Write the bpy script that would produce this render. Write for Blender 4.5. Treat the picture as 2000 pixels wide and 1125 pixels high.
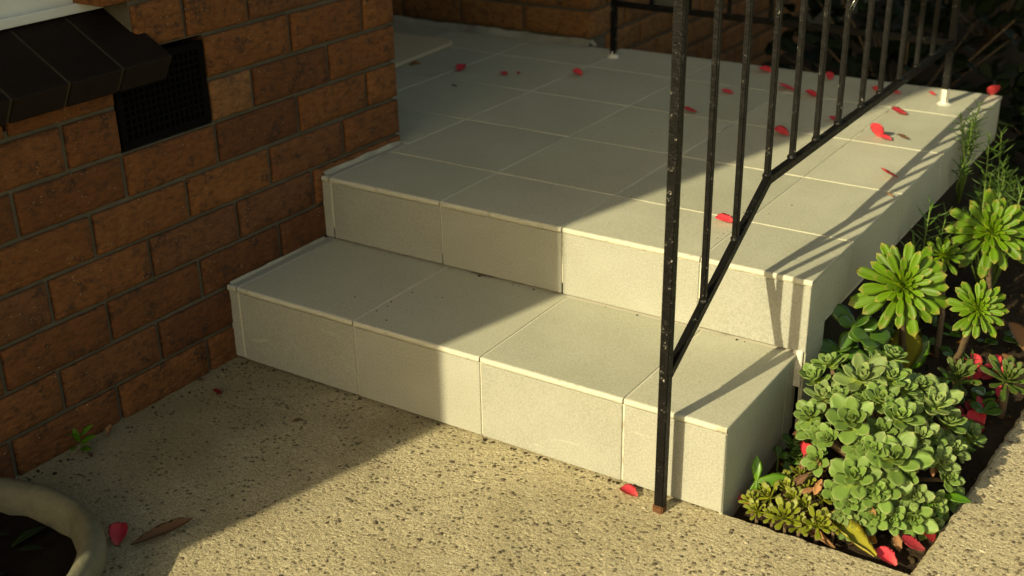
import bpy, bmesh, math, random
from mathutils import Vector, Matrix, noise
random.seed(7)
R = math.radians
for o in list(bpy.data.objects):
    bpy.data.objects.remove(o)
sc = bpy.context.scene
COL = sc.collection

# ------------------------------------------------------------------ camera
cam = bpy.data.cameras.new("camera")
cam.sensor_width = 36.0
cam.lens = 43.13
cam.clip_start = 0.05
cam.clip_end = 400
camo = bpy.data.objects.new("camera", cam)
COL.objects.link(camo)
YAW, PIT, ROL = -0.57980508, 0.42053927, -0.01710839
fw = Vector((math.cos(PIT)*math.sin(YAW), math.cos(PIT)*math.cos(YAW), -math.sin(PIT)))
rt = Vector((math.cos(YAW), -math.sin(YAW), 0))
up = rt.cross(fw)
r2 = math.cos(ROL)*rt + math.sin(ROL)*up
u2 = -math.sin(ROL)*rt + math.cos(ROL)*up
camo.matrix_world = Matrix(((r2.x, u2.x, -fw.x, 1.7331), (r2.y, u2.y, -fw.y, -1.5931), (r2.z, u2.z, -fw.z, 1.1681), (0, 0, 0, 1)))
cam.dof.use_dof = True
cam.dof.focus_distance = 2.12
cam.dof.aperture_fstop = 4.2
sc.camera = camo

# ------------------------------------------------------------------ light
SUN_EL, SUN_AZ = R(27.3), R(13.5)         # light travels towards +Y, a little towards +X
world = bpy.data.worlds.new("World")
sc.world = world
world.use_nodes = True
wn = world.node_tree
wn.nodes.clear()
sky = wn.nodes.new("ShaderNodeTexSky")
sky.sky_type = 'NISHITA'
sky.sun_disc = False
sky.sun_elevation = SUN_EL
sky.sun_rotation = math.pi + SUN_AZ
sky.dust_density = 3.0
sky.air_density = 1.0
bg = wn.nodes.new("ShaderNodeBackground")
bg.inputs['Strength'].default_value = 0.15
wo = wn.nodes.new("ShaderNodeOutputWorld")
wn.links.new(sky.outputs[0], bg.inputs[0])
wn.links.new(bg.outputs[0], wo.inputs[0])

sun = bpy.data.lights.new("sun", 'SUN')
sun.energy = 4.7
sun.angle = R(0.53)
sun.color = (1.0, 0.985, 0.905)
suno = bpy.data.objects.new("sun", sun)
COL.objects.link(suno)
sd = Vector((math.sin(SUN_AZ)*math.cos(SUN_EL), math.cos(SUN_AZ)*math.cos(SUN_EL), -math.sin(SUN_EL)))
suno.rotation_euler = sd.to_track_quat('-Z', 'Y').to_euler()

vs = sc.view_settings
vs.view_transform = 'Standard'
vs.look = 'None'
vs.exposure = 0.36
vs.gamma = 1.0
try:
    vs.use_white_balance = True
    vs.white_balance_temperature = 9700
    vs.white_balance_tint = 2
except Exception:
    pass

# ------------------------------------------------------------------ helpers
def link(o, parent=None):
    COL.objects.link(o)
    if parent is not None:
        o.parent = parent
    return o

def empty(name, loc=(0, 0, 0)):
    o = bpy.data.objects.new(name, None)
    o.location = loc
    o.empty_display_size = 0.05
    return link(o)

def tag(o, label, cat, group=None):
    o['label'] = label
    o['category'] = cat
    if group:
        o['group'] = group
    return o

def kind(o, k):
    o['kind'] = k
    return o

def mobj(name, me, m=None, parent=None, smooth=False):
    if m is not None and not me.materials:
        me.materials.append(m)
    if smooth:
        me.polygons.foreach_set('use_smooth', [True]*len(me.polygons))
    return link(bpy.data.objects.new(name, me), parent)

def from_bm(name, bm, m, parent=None, smooth=False):
    me = bpy.data.meshes.new(name)
    bm.to_mesh(me)
    bm.free()
    return mobj(name, me, m, parent, smooth)

def pydata(name, v, f, m, parent=None, smooth=False):
    me = bpy.data.meshes.new(name)
    me.from_pydata(v, [], f)
    me.update()
    return mobj(name, me, m, parent, smooth)

def bm_box(bm, lo, hi, bev=0.0, seg=1):
    vs_ = [bm.verts.new((x, y, z)) for x in (lo[0], hi[0]) for y in (lo[1], hi[1]) for z in (lo[2], hi[2])]
    q = [(0, 1, 3, 2), (4, 6, 7, 5), (0, 4, 5, 1), (2, 3, 7, 6), (0, 2, 6, 4), (1, 5, 7, 3)]
    fs = [bm.faces.new([vs_[i] for i in a]) for a in q]
    if bev > 0:
        es = set(e for f in fs for e in f.edges)
        bmesh.ops.bevel(bm, geom=list(es), offset=bev, segments=seg, affect='EDGES', profile=0.6)

def box(name, lo, hi, m, parent=None, bev=0.0, seg=1):
    bm = bmesh.new()
    bm_box(bm, lo, hi, bev, seg)
    return from_bm(name, bm, m, parent)

def bm_bar(bm, a, b, w, h=None, upv=(0, 0, 1), bev=0.0015):
    """square bar from a to b"""
    a, b = Vector(a), Vector(b)
    h = h or w
    d = (b-a).normalized()
    s = d.cross(Vector(upv))
    if s.length < 1e-4:
        s = Vector((1, 0, 0))
    s.normalize()
    t = s.cross(d).normalized()
    vs_ = []
    for p in (a, b):
        for i, j in ((-1, -1), (1, -1), (1, 1), (-1, 1)):
            vs_.append(bm.verts.new(p + s*(w/2*i) + t*(h/2*j)))
    fs = [bm.faces.new([vs_[k] for k in q]) for q in ((3, 2, 1, 0), (4, 5, 6, 7), (0, 1, 5, 4), (1, 2, 6, 5), (2, 3, 7, 6), (3, 0, 4, 7))]
    if bev:
        es = set(e for f in fs for e in f.edges)
        bmesh.ops.bevel(bm, geom=list(es), offset=bev, segments=2, affect='EDGES')

def bar(name, a, b, w, m, parent, h=None, bev=0.0015):
    bm = bmesh.new()
    bm_bar(bm, a, b, w, h, bev=bev)
    return from_bm(name, bm, m, parent)

def bm_tube(bm, pts, rads, n=7, cap=True):
    pts = [Vector(p) for p in pts]
    rings = []
    ref = Vector((0.31, 0.17, 0.93))
    for i, p in enumerate(pts):
        d = (pts[min(i+1, len(pts)-1)] - pts[max(i-1, 0)]).normalized()
        s = d.cross(ref)
        if s.length < 1e-3:
            s = d.cross(Vector((1, 0, 0)))
        s.normalize()
        t = d.cross(s)
        rings.append([bm.verts.new(p + (s*math.cos(2*math.pi*k/n) + t*math.sin(2*math.pi*k/n))*rads[i]) for k in range(n)])
    for a, b in zip(rings, rings[1:]):
        for k in range(n):
            bm.faces.new((a[k], a[(k+1) % n], b[(k+1) % n], b[k]))
    if cap:
        bm.faces.new(list(reversed(rings[0])))
        bm.faces.new(rings[-1])

def tube(name, pts, rads, m, parent=None, n=7):
    bm = bmesh.new()
    bm_tube(bm, pts, rads, n)
    return from_bm(name, bm, m, parent, True)

# ------------------------------------------------------------------ materials
class NT:
    def __init__(self, name, rough=0.6, spec=0.5):
        self.m = bpy.data.materials.new(name)
        self.m.use_nodes = True
        self.t = self.m.node_tree
        self.b = self.t.nodes['Principled BSDF']
        self.b.inputs['Roughness'].default_value = rough
        self.b.inputs['Specular IOR Level'].default_value = spec
        self.out = self.t.nodes['Material Output']
    def n(self, typ, **kw):
        nd = self.t.nodes.new(typ)
        for k, v in kw.items():
            setattr(nd, k, v)
        return nd
    def l(self, a, b):
        self.t.links.new(a, b)
    def coords(self, obj=True, rnd=0.0):
        tc = self.n('ShaderNodeTexCoord')
        o = tc.outputs['Object']
        if rnd:
            oi = self.n('ShaderNodeObjectInfo')
            mu = self.n('ShaderNodeMath', operation='MULTIPLY')
            mu.inputs[1].default_value = rnd
            self.l(oi.outputs['Random'], mu.inputs[0])
            va = self.n('ShaderNodeVectorMath', operation='ADD')
            self.l(o, va.inputs[0])
            self.l(mu.outputs[0], va.inputs[1])
            o = va.outputs[0]
        return o
    def geo(self):
        return self.n('ShaderNodeNewGeometry').outputs['Position']
    def scale(self, v, s):
        mp = self.n('ShaderNodeVectorMath', operation='MULTIPLY')
        mp.inputs[1].default_value = s
        self.l(v, mp.inputs[0])
        return mp.outputs[0]
    def noise(self, v, scale, detail=4, rough=0.55, dist=0.0):
        nd = self.n('ShaderNodeTexNoise')
        nd.inputs['Scale'].default_value = scale
        nd.inputs['Detail'].default_value = detail
        nd.inputs['Roughness'].default_value = rough
        nd.inputs['Distortion'].default_value = dist
        self.l(v, nd.inputs['Vector'])
        return nd.outputs['Fac']
    def voro(self, v, scale, out='Distance', rnd=1.0):
        nd = self.n('ShaderNodeTexVoronoi')
        nd.inputs['Scale'].default_value = scale
        nd.inputs['Randomness'].default_value = rnd
        self.l(v, nd.inputs['Vector'])
        return nd.outputs[out]
    def ramp(self, fac, stops):
        nd = self.n('ShaderNodeValToRGB')
        el = nd.color_ramp.elements
        while len(el) < len(stops):
            el.new(0.5)
        for e, (p, c) in zip(el, stops):
            e.position = p
            e.color = (c, c, c, 1) if not isinstance(c, tuple) else (c[0], c[1], c[2], 1)
        self.l(fac, nd.inputs[0])
        return nd.outputs[0]
    def mix(self, fac, a, b, mode='MIX'):
        nd = self.n('ShaderNodeMix', data_type='RGBA', blend_type=mode)
        for s, v in ((nd.inputs[0], fac), (nd.inputs[6], a), (nd.inputs[7], b)):
            if isinstance(v, (int, float)):
                s.default_value = v
            elif isinstance(v, tuple):
                s.default_value = (v[0], v[1], v[2], 1)
            else:
                self.l(v, s)
        return nd.outputs[2]
    def math(self, op, a, b=None):
        nd = self.n('ShaderNodeMath', operation=op)
        for i, v in enumerate((a, b)):
            if v is None:
                continue
            if isinstance(v, (int, float)):
                nd.inputs[i].default_value = v
            else:
                self.l(v, nd.inputs[i])
        return nd.outputs[0]
    def rnd(self):
        return self.n('ShaderNodeObjectInfo').outputs['Random']
    def color(self, c):
        if isinstance(c, tuple):
            self.b.inputs['Base Color'].default_value = (c[0], c[1], c[2], 1)
        else:
            self.l(c, self.b.inputs['Base Color'])
        return self
    def bump(self, h, strength=0.5, dist=0.002, prev=None):
        nd = self.n('ShaderNodeBump')
        nd.inputs['Strength'].default_value = strength
        nd.inputs['Distance'].default_value = dist
        self.l(h, nd.inputs['Height'])
        if prev is not None:
            self.l(prev, nd.inputs['Normal'])
        self.l(nd.outputs[0], self.b.inputs['Normal'])
        return nd.outputs[0]

def mat_brick(name, cols, spots=0.6, rough=0.9):
    k = NT(name, rough, 0.25)
    v = k.coords(rnd=37.0)
    base = k.ramp(k.rnd(), cols)
    n1 = k.noise(v, 14, 5, 0.6)
    c = k.mix(k.ramp(n1, [(0.35, 0.0), (0.8, 0.55)]), base, (0.115, 0.042, 0.014))
    n2 = k.noise(k.scale(v, (60, 45, 110)), 1.0, 4, 0.65)
    c = k.mix(k.ramp(n2, [(0.32, 0.6), (0.56, 0.0)]), c, (0.048, 0.020, 0.009))
    # burnt dark spots
    n3 = k.noise(v, 26, 3, 0.6)
    n4 = k.noise(v, 120, 2, 0.6)
    s = k.math('MULTIPLY', k.ramp(n3, [(0.56, 0.0), (0.64, 1.0)]), k.ramp(n4, [(0.40, 0.0), (0.52, 1.0)]))
    c = k.mix(k.math('MULTIPLY', s, spots), c, (0.020, 0.018, 0.014))
    # pale specks
    vo = k.voro(v, 120)
    sp = k.ramp(vo, [(0.10, 1.0), (0.17, 0.0)])
    gate = k.ramp(k.noise(v, 33, 1), [(0.55, 0.0), (0.6, 1.0)])
    c = k.mix(k.math('MULTIPLY', k.math('MULTIPLY', sp, gate), 0.7), c, (0.42, 0.32, 0.21))
    k.color(c)
    h = k.math('ADD', n2, k.math('MULTIPLY', n3, 1.1))
    h = k.math('ADD', h, k.math('MULTIPLY', n4, 0.6))
    k.bump(h, 0.9, 0.0055)
    return k.m

M = {}
M['brick'] = mat_brick('brick_clay', [(0.0, (0.125, 0.044, 0.016)), (0.3, (0.185, 0.066, 0.021)), (0.6, (0.235, 0.088, 0.027)), (0.8, (0.20, 0.074, 0.025)), (1.0, (0.15, 0.060, 0.026))])
M['brick_pale'] = mat_brick('brick_clay_pale', [(0.0, (0.27, 0.125, 0.052)), (1.0, (0.25, 0.115, 0.046))], 0.4)
M['brick_back'] = mat_brick('brick_clay_back', [(0.0, (0.22, 0.098, 0.033)), (1.0, (0.28, 0.125, 0.042))], 0.5)

def mat_mortar(name, a, b):
    k = NT(name, 0.95, 0.15)
    v = k.geo()
    n = k.noise(v, 60, 6, 0.7)
    n2 = k.noise(v, 7, 3)
    c = k.mix(n, a, b)
    c = k.mix(k.ramp(n2, [(0.45, 0.0), (0.7, 0.5)]), c, (0.06, 0.052, 0.03))
    k.color(c)
    k.bump(n, 0.9, 0.003)
    return k.m
M['mortar'] = mat_mortar('raked_mortar', (0.075, 0.062, 0.042), (0.15, 0.128, 0.09))
M['mortar_pale'] = mat_mortar('pale_mortar', (0.03, 0.024, 0.015), (0.085, 0.07, 0.04))
M['cement'] = mat_mortar('cement_fillet', (0.30, 0.29, 0.22), (0.44, 0.42, 0.32))

def mat_tile(name, base, dark, pale):
    k = NT(name, 0.62, 0.35)
    v = k.coords(rnd=21.0)
    f = k.noise(v, 300, 4, 0.75)
    m = k.noise(v, 9, 4, 0.6)
    big = k.noise(v, 2.6, 3, 0.55)
    c = k.mix(k.ramp(f, [(0.36, 0.0), (0.60, 1.0)]), dark, base)
    c = k.mix(k.ramp(m, [(0.45, 0.0), (0.8, 0.45)]), c, pale)
    tint = k.ramp(k.rnd(), [(0.0, (0.92, 0.93, 0.92)), (0.5, (1.0, 1.0, 0.98)), (1.0, (1.05, 1.05, 1.04))])
    c = k.mix(1.0, c, tint, 'MULTIPLY')
    c = k.mix(k.ramp(big, [(0.32, 0.24), (0.52, 0.0)]), c, (0.29, 0.275, 0.19))
    # scuffs
    sw = k.noise(k.scale(v, (5, 38, 38)), 1.0, 5, 0.75, 1.5)
    c = k.mix(k.ramp(sw, [(0.63, 0.0), (0.74, 0.36)]), c, (0.56, 0.54, 0.44))
    vo = k.voro(v, 42)
    g = k.ramp(k.noise(v, 11, 2), [(0.58, 0.0), (0.62, 1.0)])
    c = k.mix(k.math('MULTIPLY', k.math('MULTIPLY', k.ramp(vo, [(0.05, 1.0), (0.09, 0.0)]), g), 0.55), c, (0.12, 0.10, 0.06))
    k.color(c)
    k.l(k.ramp(m, [(0.3, 0.52), (0.8, 0.72)]), k.b.inputs['Roughness'])
    k.bump(k.math('ADD', f, k.math('MULTIPLY', m, 0.5)), 0.28, 0.0012)
    return k.m
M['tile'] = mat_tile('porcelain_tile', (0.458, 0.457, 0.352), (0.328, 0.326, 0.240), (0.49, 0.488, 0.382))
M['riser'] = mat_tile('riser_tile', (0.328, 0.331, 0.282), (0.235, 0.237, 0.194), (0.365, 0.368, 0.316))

k = NT('tile_grout', 0.9, 0.2)
v = k.geo()
n = k.noise(v, 9, 4, 0.6)
n2 = k.noise(v, 140, 4, 0.7)
c = k.mix(n2, (0.50, 0.47, 0.35), (0.64, 0.61, 0.49))
c = k.mix(k.ramp(n, [(0.55, 0.0), (0.65, 0.85)]), c, (0.16, 0.14, 0.09))
k.color(c)
k.bump(n2, 0.6, 0.002)
M['grout'] = k.m

k = NT('nosing_grout', 0.85, 0.2)
v = k.coords(rnd=13)
n = k.noise(v, 30, 5, 0.65)
n2 = k.noise(v, 260, 3, 0.7)
c = k.mix(n2, (0.42, 0.415, 0.325), (0.52, 0.515, 0.41))
c = k.mix(k.ramp(n, [(0.56, 0.0), (0.66, 0.6)]), c, (0.26, 0.235, 0.155))
k.color(c)
k.bump(k.math('ADD', n2, n), 0.6, 0.0025)
M['nosing'] = k.m

k = NT('base_concrete', 0.95, 0.1)
v = k.geo()
k.color(k.mix(k.noise(v, 20, 5), (0.025, 0.02, 0.013), (0.055, 0.046, 0.03)))
k.bump(k.noise(v, 80, 4), 0.7, 0.004)
M['base'] = k.m

# weathered exposed aggregate concrete
k = NT('path_concrete', 0.92, 0.2)
v = k.geo()
fine = k.noise(v, 260, 5, 0.75)
grit = k.noise(v, 95, 4, 0.7)
stain = k.noise(v, 3.2, 5, 0.65, 0.6)
stain2 = k.noise(v, 11, 4, 0.6)
c = k.mix(k.ramp(fine, [(0.38, 0.0), (0.60, 1.0)]), (0.215, 0.175, 0.100), (0.60, 0.525, 0.335))
c = k.mix(k.ramp(grit, [(0.52, 0.0), (0.66, 0.75)]), c, (0.60, 0.535, 0.34))
c = k.mix(k.ramp(grit, [(0.32, 0.6), (0.42, 0.0)]), c, (0.13, 0.105, 0.062))
c = k.mix(k.ramp(stain, [(0.48, 0.0), (0.72, 0.42)]), c, (0.15, 0.125, 0.06))
c = k.mix(k.ramp(stain2, [(0.55, 0.0), (0.75, 0.35)]), c, (0.45, 0.41, 0.28))
# grime plus shade painted into the colour along the house wall, broken by noise
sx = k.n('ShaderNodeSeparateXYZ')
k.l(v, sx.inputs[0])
grime_shade = k.math('ADD', sx.outputs[0], k.math('MULTIPLY', k.math('SUBTRACT', k.noise(v, 5, 5, 0.7, 0.4), 0.5), 0.9))
c = k.mix(k.ramp(grime_shade, [(0.10, 0.66), (0.62, 0.0)]), c, (0.135, 0.112, 0.056))
cell = k.voro(v, 85)
cg = k.ramp(k.noise(v, 18, 2), [(0.45, 0.0), (0.55, 1.0)])
c = k.mix(k.math('MULTIPLY', k.math('MULTIPLY', k.ramp(cell, [(0.24, 1.0), (0.32, 0.0)]), cg), 0.75), c, (0.05, 0.04, 0.026))
k.color(c)
h = k.math('ADD', k.math('MULTIPLY', fine, 0.6), grit)
h = k.math('ADD', h, k.math('MULTIPLY', k.ramp(cell, [(0.1, 0.0), (0.4, 1.0)]), 0.35))
k.bump(h, 0.9, 0.0042)
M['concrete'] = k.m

k = NT('pebble', 0.8, 0.3)
at = k.n('ShaderNodeAttribute', attribute_name='tone')
c = k.ramp(at.outputs['Fac'], [(0.0, (0.080, 0.063, 0.041)), (0.45, (0.16, 0.125, 0.078)), (0.75, (0.22, 0.18, 0.115)), (1.0, (0.48, 0.43, 0.31))])
k.color(k.mix(k.ramp(k.noise(k.geo(), 300, 3), [(0.3, 0.0), (0.7, 0.35)]), c, (0.14, 0.115, 0.07)))
M['pebble'] = k.m

k = NT('garden_soil', 0.95, 0.1)
v = k.geo()
n = k.noise(v, 60, 5, 0.7)
k.color(k.mix(n, (0.016, 0.011, 0.007), (0.065, 0.045, 0.028)))
k.bump(n, 1.0, 0.008)
M['soil'] = k.m

k = NT('potting_mix', 0.95, 0.05)
k.color(k.mix(k.noise(k.geo(), 60, 5, 0.7), (0.004, 0.003, 0.002), (0.018, 0.012, 0.008)))
M['dark_soil'] = k.m

k = NT('black_paint', 0.34, 0.16)
v = k.geo()
n = k.noise(v, 55, 4, 0.65)
n2 = k.noise(v, 210, 3, 0.7)
ch = k.math('MULTIPLY', k.ramp(n, [(0.60, 0.0), (0.68, 1.0)]), k.ramp(n2, [(0.54, 0.0), (0.62, 1.0)]))
c = k.mix(k.ramp(n2, [(0.3, 0.0), (0.7, 1.0)]), (0.0025, 0.0025, 0.0022), (0.006, 0.006, 0.005))
vd = k.voro(v, 190)
dg = k.ramp(k.noise(v, 24, 3), [(0.52, 0.0), (0.70, 1.0)])
dots = k.math('MULTIPLY', k.ramp(vd, [(0.16, 1.0), (0.24, 0.0)]), dg)
c = k.mix(k.math('MULTIPLY', dots, 0.2), c, (0.34, 0.33, 0.27))
c = k.mix(k.math('MULTIPLY', ch, 0.75), c, (0.42, 0.40, 0.33))
k.color(c)
k.l(k.ramp(n, [(0.3, 0.28), (0.7, 0.55)]), k.b.inputs['Roughness'])
k.bump(k.math('ADD', n2, n), 0.55, 0.002)
M['paint'] = k.m

k = NT('rusty_foot', 0.9, 0.2)
v = k.geo()
k.color(k.mix(k.noise(v, 120, 4), (0.05, 0.022, 0.012), (0.16, 0.07, 0.03)))
k.bump(k.noise(v, 200, 4), 0.8, 0.002)
M['rust'] = k.m

k = NT('bare_white_paint', 0.8, 0.2)
v = k.geo()
k.color(k.mix(k.noise(v, 90, 4), (0.42, 0.40, 0.32), (0.72, 0.70, 0.60)))
k.bump(k.noise(v, 150, 4), 0.8, 0.003)
M['white_lump'] = k.m

k = NT('glazed_sill_brick', 0.62, 0.16)
v = k.coords(rnd=9)
n = k.noise(v, 34, 5, 0.7)
k.color(k.mix(n, (0.003, 0.0022, 0.0016), (0.016, 0.0080, 0.0045)))
k.bump(k.noise(v, 150, 4), 0.4, 0.002)
M['sill'] = k.m

k = NT('white_frame_paint', 0.45, 0.4)
k.color(k.mix(k.noise(k.geo(), 30, 4), (0.58, 0.60, 0.53), (0.70, 0.71, 0.63)))
M['frame'] = k.m
k = NT('window_glass', 0.05, 0.6)
k.color((0.02, 0.022, 0.02))
M['glass'] = k.m
k = NT('vent_metal', 0.9, 0.04)
k.color(k.mix(k.noise(k.geo(), 70, 4), (0.003, 0.0027, 0.002), (0.006, 0.0052, 0.0038)))
k.bump(k.noise(k.geo(), 160, 4), 0.5, 0.002)
M['vent'] = k.m
k = NT('vent_void', 1.0, 0.0)
k.color((0.004, 0.004, 0.004))
M['void'] = k.m

k = NT('planter_glaze', 0.6, 0.35)
v = k.coords()
n = k.noise(v, 60, 4, 0.65)
c = k.mix(n, (0.09, 0.088, 0.055), (0.17, 0.165, 0.11))
c = k.mix(k.ramp(k.noise(v, 9, 4), [(0.45, 0.0), (0.65, 0.6)]), c, (0.06, 0.058, 0.034))
k.color(c)
k.bump(k.noise(v, 130, 4), 0.5, 0.003)
M['pot'] = k.m

k = NT('doormat_fibre', 0.98, 0.05)
v = k.coords()
n = k.noise(v, 240, 4, 0.75)
k.color(k.mix(n, (0.52, 0.44, 0.30), (0.74, 0.63, 0.44)))
k.bump(n, 1.0, 0.006)
M['mat'] = k.m

def mat_leaf(name, base, mid, tip, edge, rough=0.5, trans=0.25, spec=0.4, vary=0.18, edge_at=0.8):
    """colour follows the leaf itself: 'lf' holds along / across"""
    k = NT(name, rough, spec)
    a = k.n('ShaderNodeAttribute', attribute_name='lf')
    sep = k.n('ShaderNodeSeparateColor')
    k.l(a.outputs['Color'], sep.inputs[0])
    c = k.ramp(sep.outputs[0], [(0.0, base), (0.42, mid), (0.86, mid), (1.0, tip)])
    c = k.mix(k.ramp(sep.outputs[1], [(edge_at, 0.0), (1.0, 0.85)]), c, edge)
    v = k.coords(rnd=11)
    n = k.noise(v, 55, 4, 0.6)
    c = k.mix(k.math('MULTIPLY', n, 0.30), c, tuple(x*0.45 for x in mid))
    tint = k.ramp(k.rnd(), [(0.0, 1.0-vary), (1.0, 1.0+vary)])
    c = k.mix(1.0, c, tint, 'MULTIPLY')
    # a few blemishes
    vo = k.voro(v, 70)
    g = k.ramp(k.noise(v, 22, 2), [(0.60, 0.0), (0.64, 1.0)])
    c = k.mix(k.math('MULTIPLY', k.math('MULTIPLY', k.ramp(vo, [(0.16, 1.0), (0.25, 0.0)]), g), 0.5), c, (0.16, 0.10, 0.04))
    k.color(c)
    k.bump(n, 0.2, 0.002)
    if trans:
        tr = k.n('ShaderNodeBsdfTranslucent')
        k.l(k.mix(1.0, c, (1.0, 1.0, 0.55), 'MULTIPLY'), tr.inputs['Color'])
        ms = k.n('ShaderNodeMixShader')
        ms.inputs[0].default_value = trans
        k.l(k.b.outputs[0], ms.inputs[1])
        k.l(tr.outputs[0], ms.inputs[2])
        k.l(ms.outputs[0], k.out.inputs['Surface'])
    return k.m
M['aeon'] = mat_leaf('aeonium_leaf', (0.28, 0.37, 0.025), (0.10, 0.21, 0.012), (0.30, 0.24, 0.06), (0.18, 0.29, 0.04), 0.42, 0.25, 0.3)
M['aeon_dark'] = mat_leaf('dull_aeonium_leaf', (0.10, 0.16, 0.03), (0.075, 0.13, 0.022), (0.16, 0.10, 0.04), (0.13, 0.13, 0.05), 0.45, 0.2)
M['eche'] = mat_leaf('glaucous_leaf', (0.31, 0.39, 0.045), (0.138, 0.238, 0.052), (0.25, 0.28, 0.10), (0.23, 0.32, 0.12), 0.48, 0.2, 0.4, 0.2, 0.82)
M['eche2'] = mat_leaf('pale_glaucous_leaf', (0.33, 0.40, 0.05), (0.185, 0.275, 0.085), (0.30, 0.29, 0.13), (0.27, 0.35, 0.15), 0.5, 0.22, 0.35, 0.22, 0.82)
M['sedum'] = mat_leaf('yellow_green_leaf', (0.28, 0.32, 0.025), (0.20, 0.24, 0.025), (0.20, 0.115, 0.085), (0.22, 0.19, 0.06), 0.42, 0.25)
M['jade'] = mat_leaf('jade_leaf', (0.06, 0.13, 0.018), (0.05, 0.13, 0.018), (0.10, 0.15, 0.03), (0.10, 0.16, 0.035), 0.22, 0.15, 0.6)
M['glossy'] = mat_leaf('seedling_leaf', (0.12, 0.26, 0.02), (0.09, 0.235, 0.015), (0.13, 0.26, 0.03), (0.12, 0.26, 0.03), 0.28, 0.3, 0.5)
M['needle'] = mat_leaf('needle_leaf', (0.06, 0.12, 0.02), (0.07, 0.15, 0.022), (0.11, 0.18, 0.03), (0.08, 0.16, 0.03), 0.45, 0.2)
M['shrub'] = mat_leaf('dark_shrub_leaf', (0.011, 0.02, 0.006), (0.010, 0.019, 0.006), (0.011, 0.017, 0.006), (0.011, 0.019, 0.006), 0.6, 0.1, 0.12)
M['petal'] = mat_leaf('camellia_petal', (0.82, 0.17, 0.15), (0.78, 0.065, 0.09), (0.55, 0.04, 0.05), (0.72, 0.10, 0.11), 0.5, 0.35, 0.3, 0.28)
M['petal_dark'] = mat_leaf('wilted_petal', (0.20, 0.02, 0.015), (0.26, 0.012, 0.014), (0.17, 0.02, 0.012), (0.20, 0.02, 0.015), 0.6, 0.2, 0.3)
M['dry'] = mat_leaf('dry_brown_leaf', (0.30, 0.15, 0.06), (0.33, 0.165, 0.07), (0.24, 0.11, 0.04), (0.28, 0.14, 0.06), 0.7, 0.2)
M['dry_dark'] = mat_leaf('dark_dead_leaf', (0.10, 0.05, 0.02), (0.115, 0.055, 0.022), (0.07, 0.03, 0.014), (0.10, 0.05, 0.02), 0.7, 0.1)
M['dry_orange'] = mat_leaf('orange_dead_leaf', (0.42, 0.19, 0.035), (0.44, 0.185, 0.03), (0.33, 0.12, 0.02), (0.38, 0.16, 0.03), 0.55, 0.2)
M['dry_yellow'] = mat_leaf('yellowing_leaf', (0.36, 0.30, 0.04), (0.30, 0.29, 0.035), (0.36, 0.27, 0.04), (0.34, 0.24, 0.04), 0.4, 0.25)

k = NT('succulent_stem', 0.85, 0.2)
v = k.geo()
n = k.noise(v, 110, 4)
k.color(k.mix(n, (0.075, 0.05, 0.028), (0.18, 0.125, 0.07)))
k.bump(n, 0.9, 0.003)
M['stem'] = k.m
k = NT('green_stem', 0.6, 0.3)
k.color((0.10, 0.16, 0.03))
M['gstem'] = k.m
k = NT('debris', 0.95, 0.1)
k.color(k.mix(k.noise(k.geo(), 40, 2), (0.02, 0.014, 0.008), (0.07, 0.05, 0.025)))
M['debris'] = k.m
k = NT('grey_metal_box', 0.55, 0.4)
k.color(k.mix(k.noise(k.geo(), 30, 3), (0.045, 0.05, 0.04), (0.07, 0.075, 0.06)))
M['greybox'] = k.m
k = NT('wire', 0.25, 0.6)
k.color((0.25, 0.26, 0.25))
k.b.inputs['Metallic'].default_value = 0.8
M['wire'] = k.m
k = NT('shade_roof_lining', 0.8, 0.2)  # colour of the added, unseen roofs
k.color((0.30, 0.24, 0.15))
M['shade_lining'] = k.m
k = NT('far_render', 0.9, 0.2)
k.color((0.22, 0.13, 0.07))
M['render'] = k.m

# ------------------------------------------------------------------ setting: ground, path, bed
def grid_sheet(name, x0, x1, y0, y1, nx, ny, zf, m):
    v, f = [], []
    for j in range(ny+1):
        for i in range(nx+1):
            x, y = x0+(x1-x0)*i/nx, y0+(y1-y0)*j/ny
            v.append((x, y, zf(x, y)))
    for j in range(ny):
        for i in range(nx):
            a = j*(nx+1)+i
            f.append((a, a+1, a+nx+2, a+nx+1))
    return pydata(name, v, f, m, smooth=True)

g = pydata('ground', [(-150, -150, -0.16), (150, -150, -0.16), (150, 150, -0.16), (-150, 150, -0.16)], [(0, 1, 2, 3)], M['soil'])
kind(g, 'structure')

def xr(y):          # left edge of the path to the right of the bed
    return 1.400 + 0.055*max(0, min(y, 6))

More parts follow.
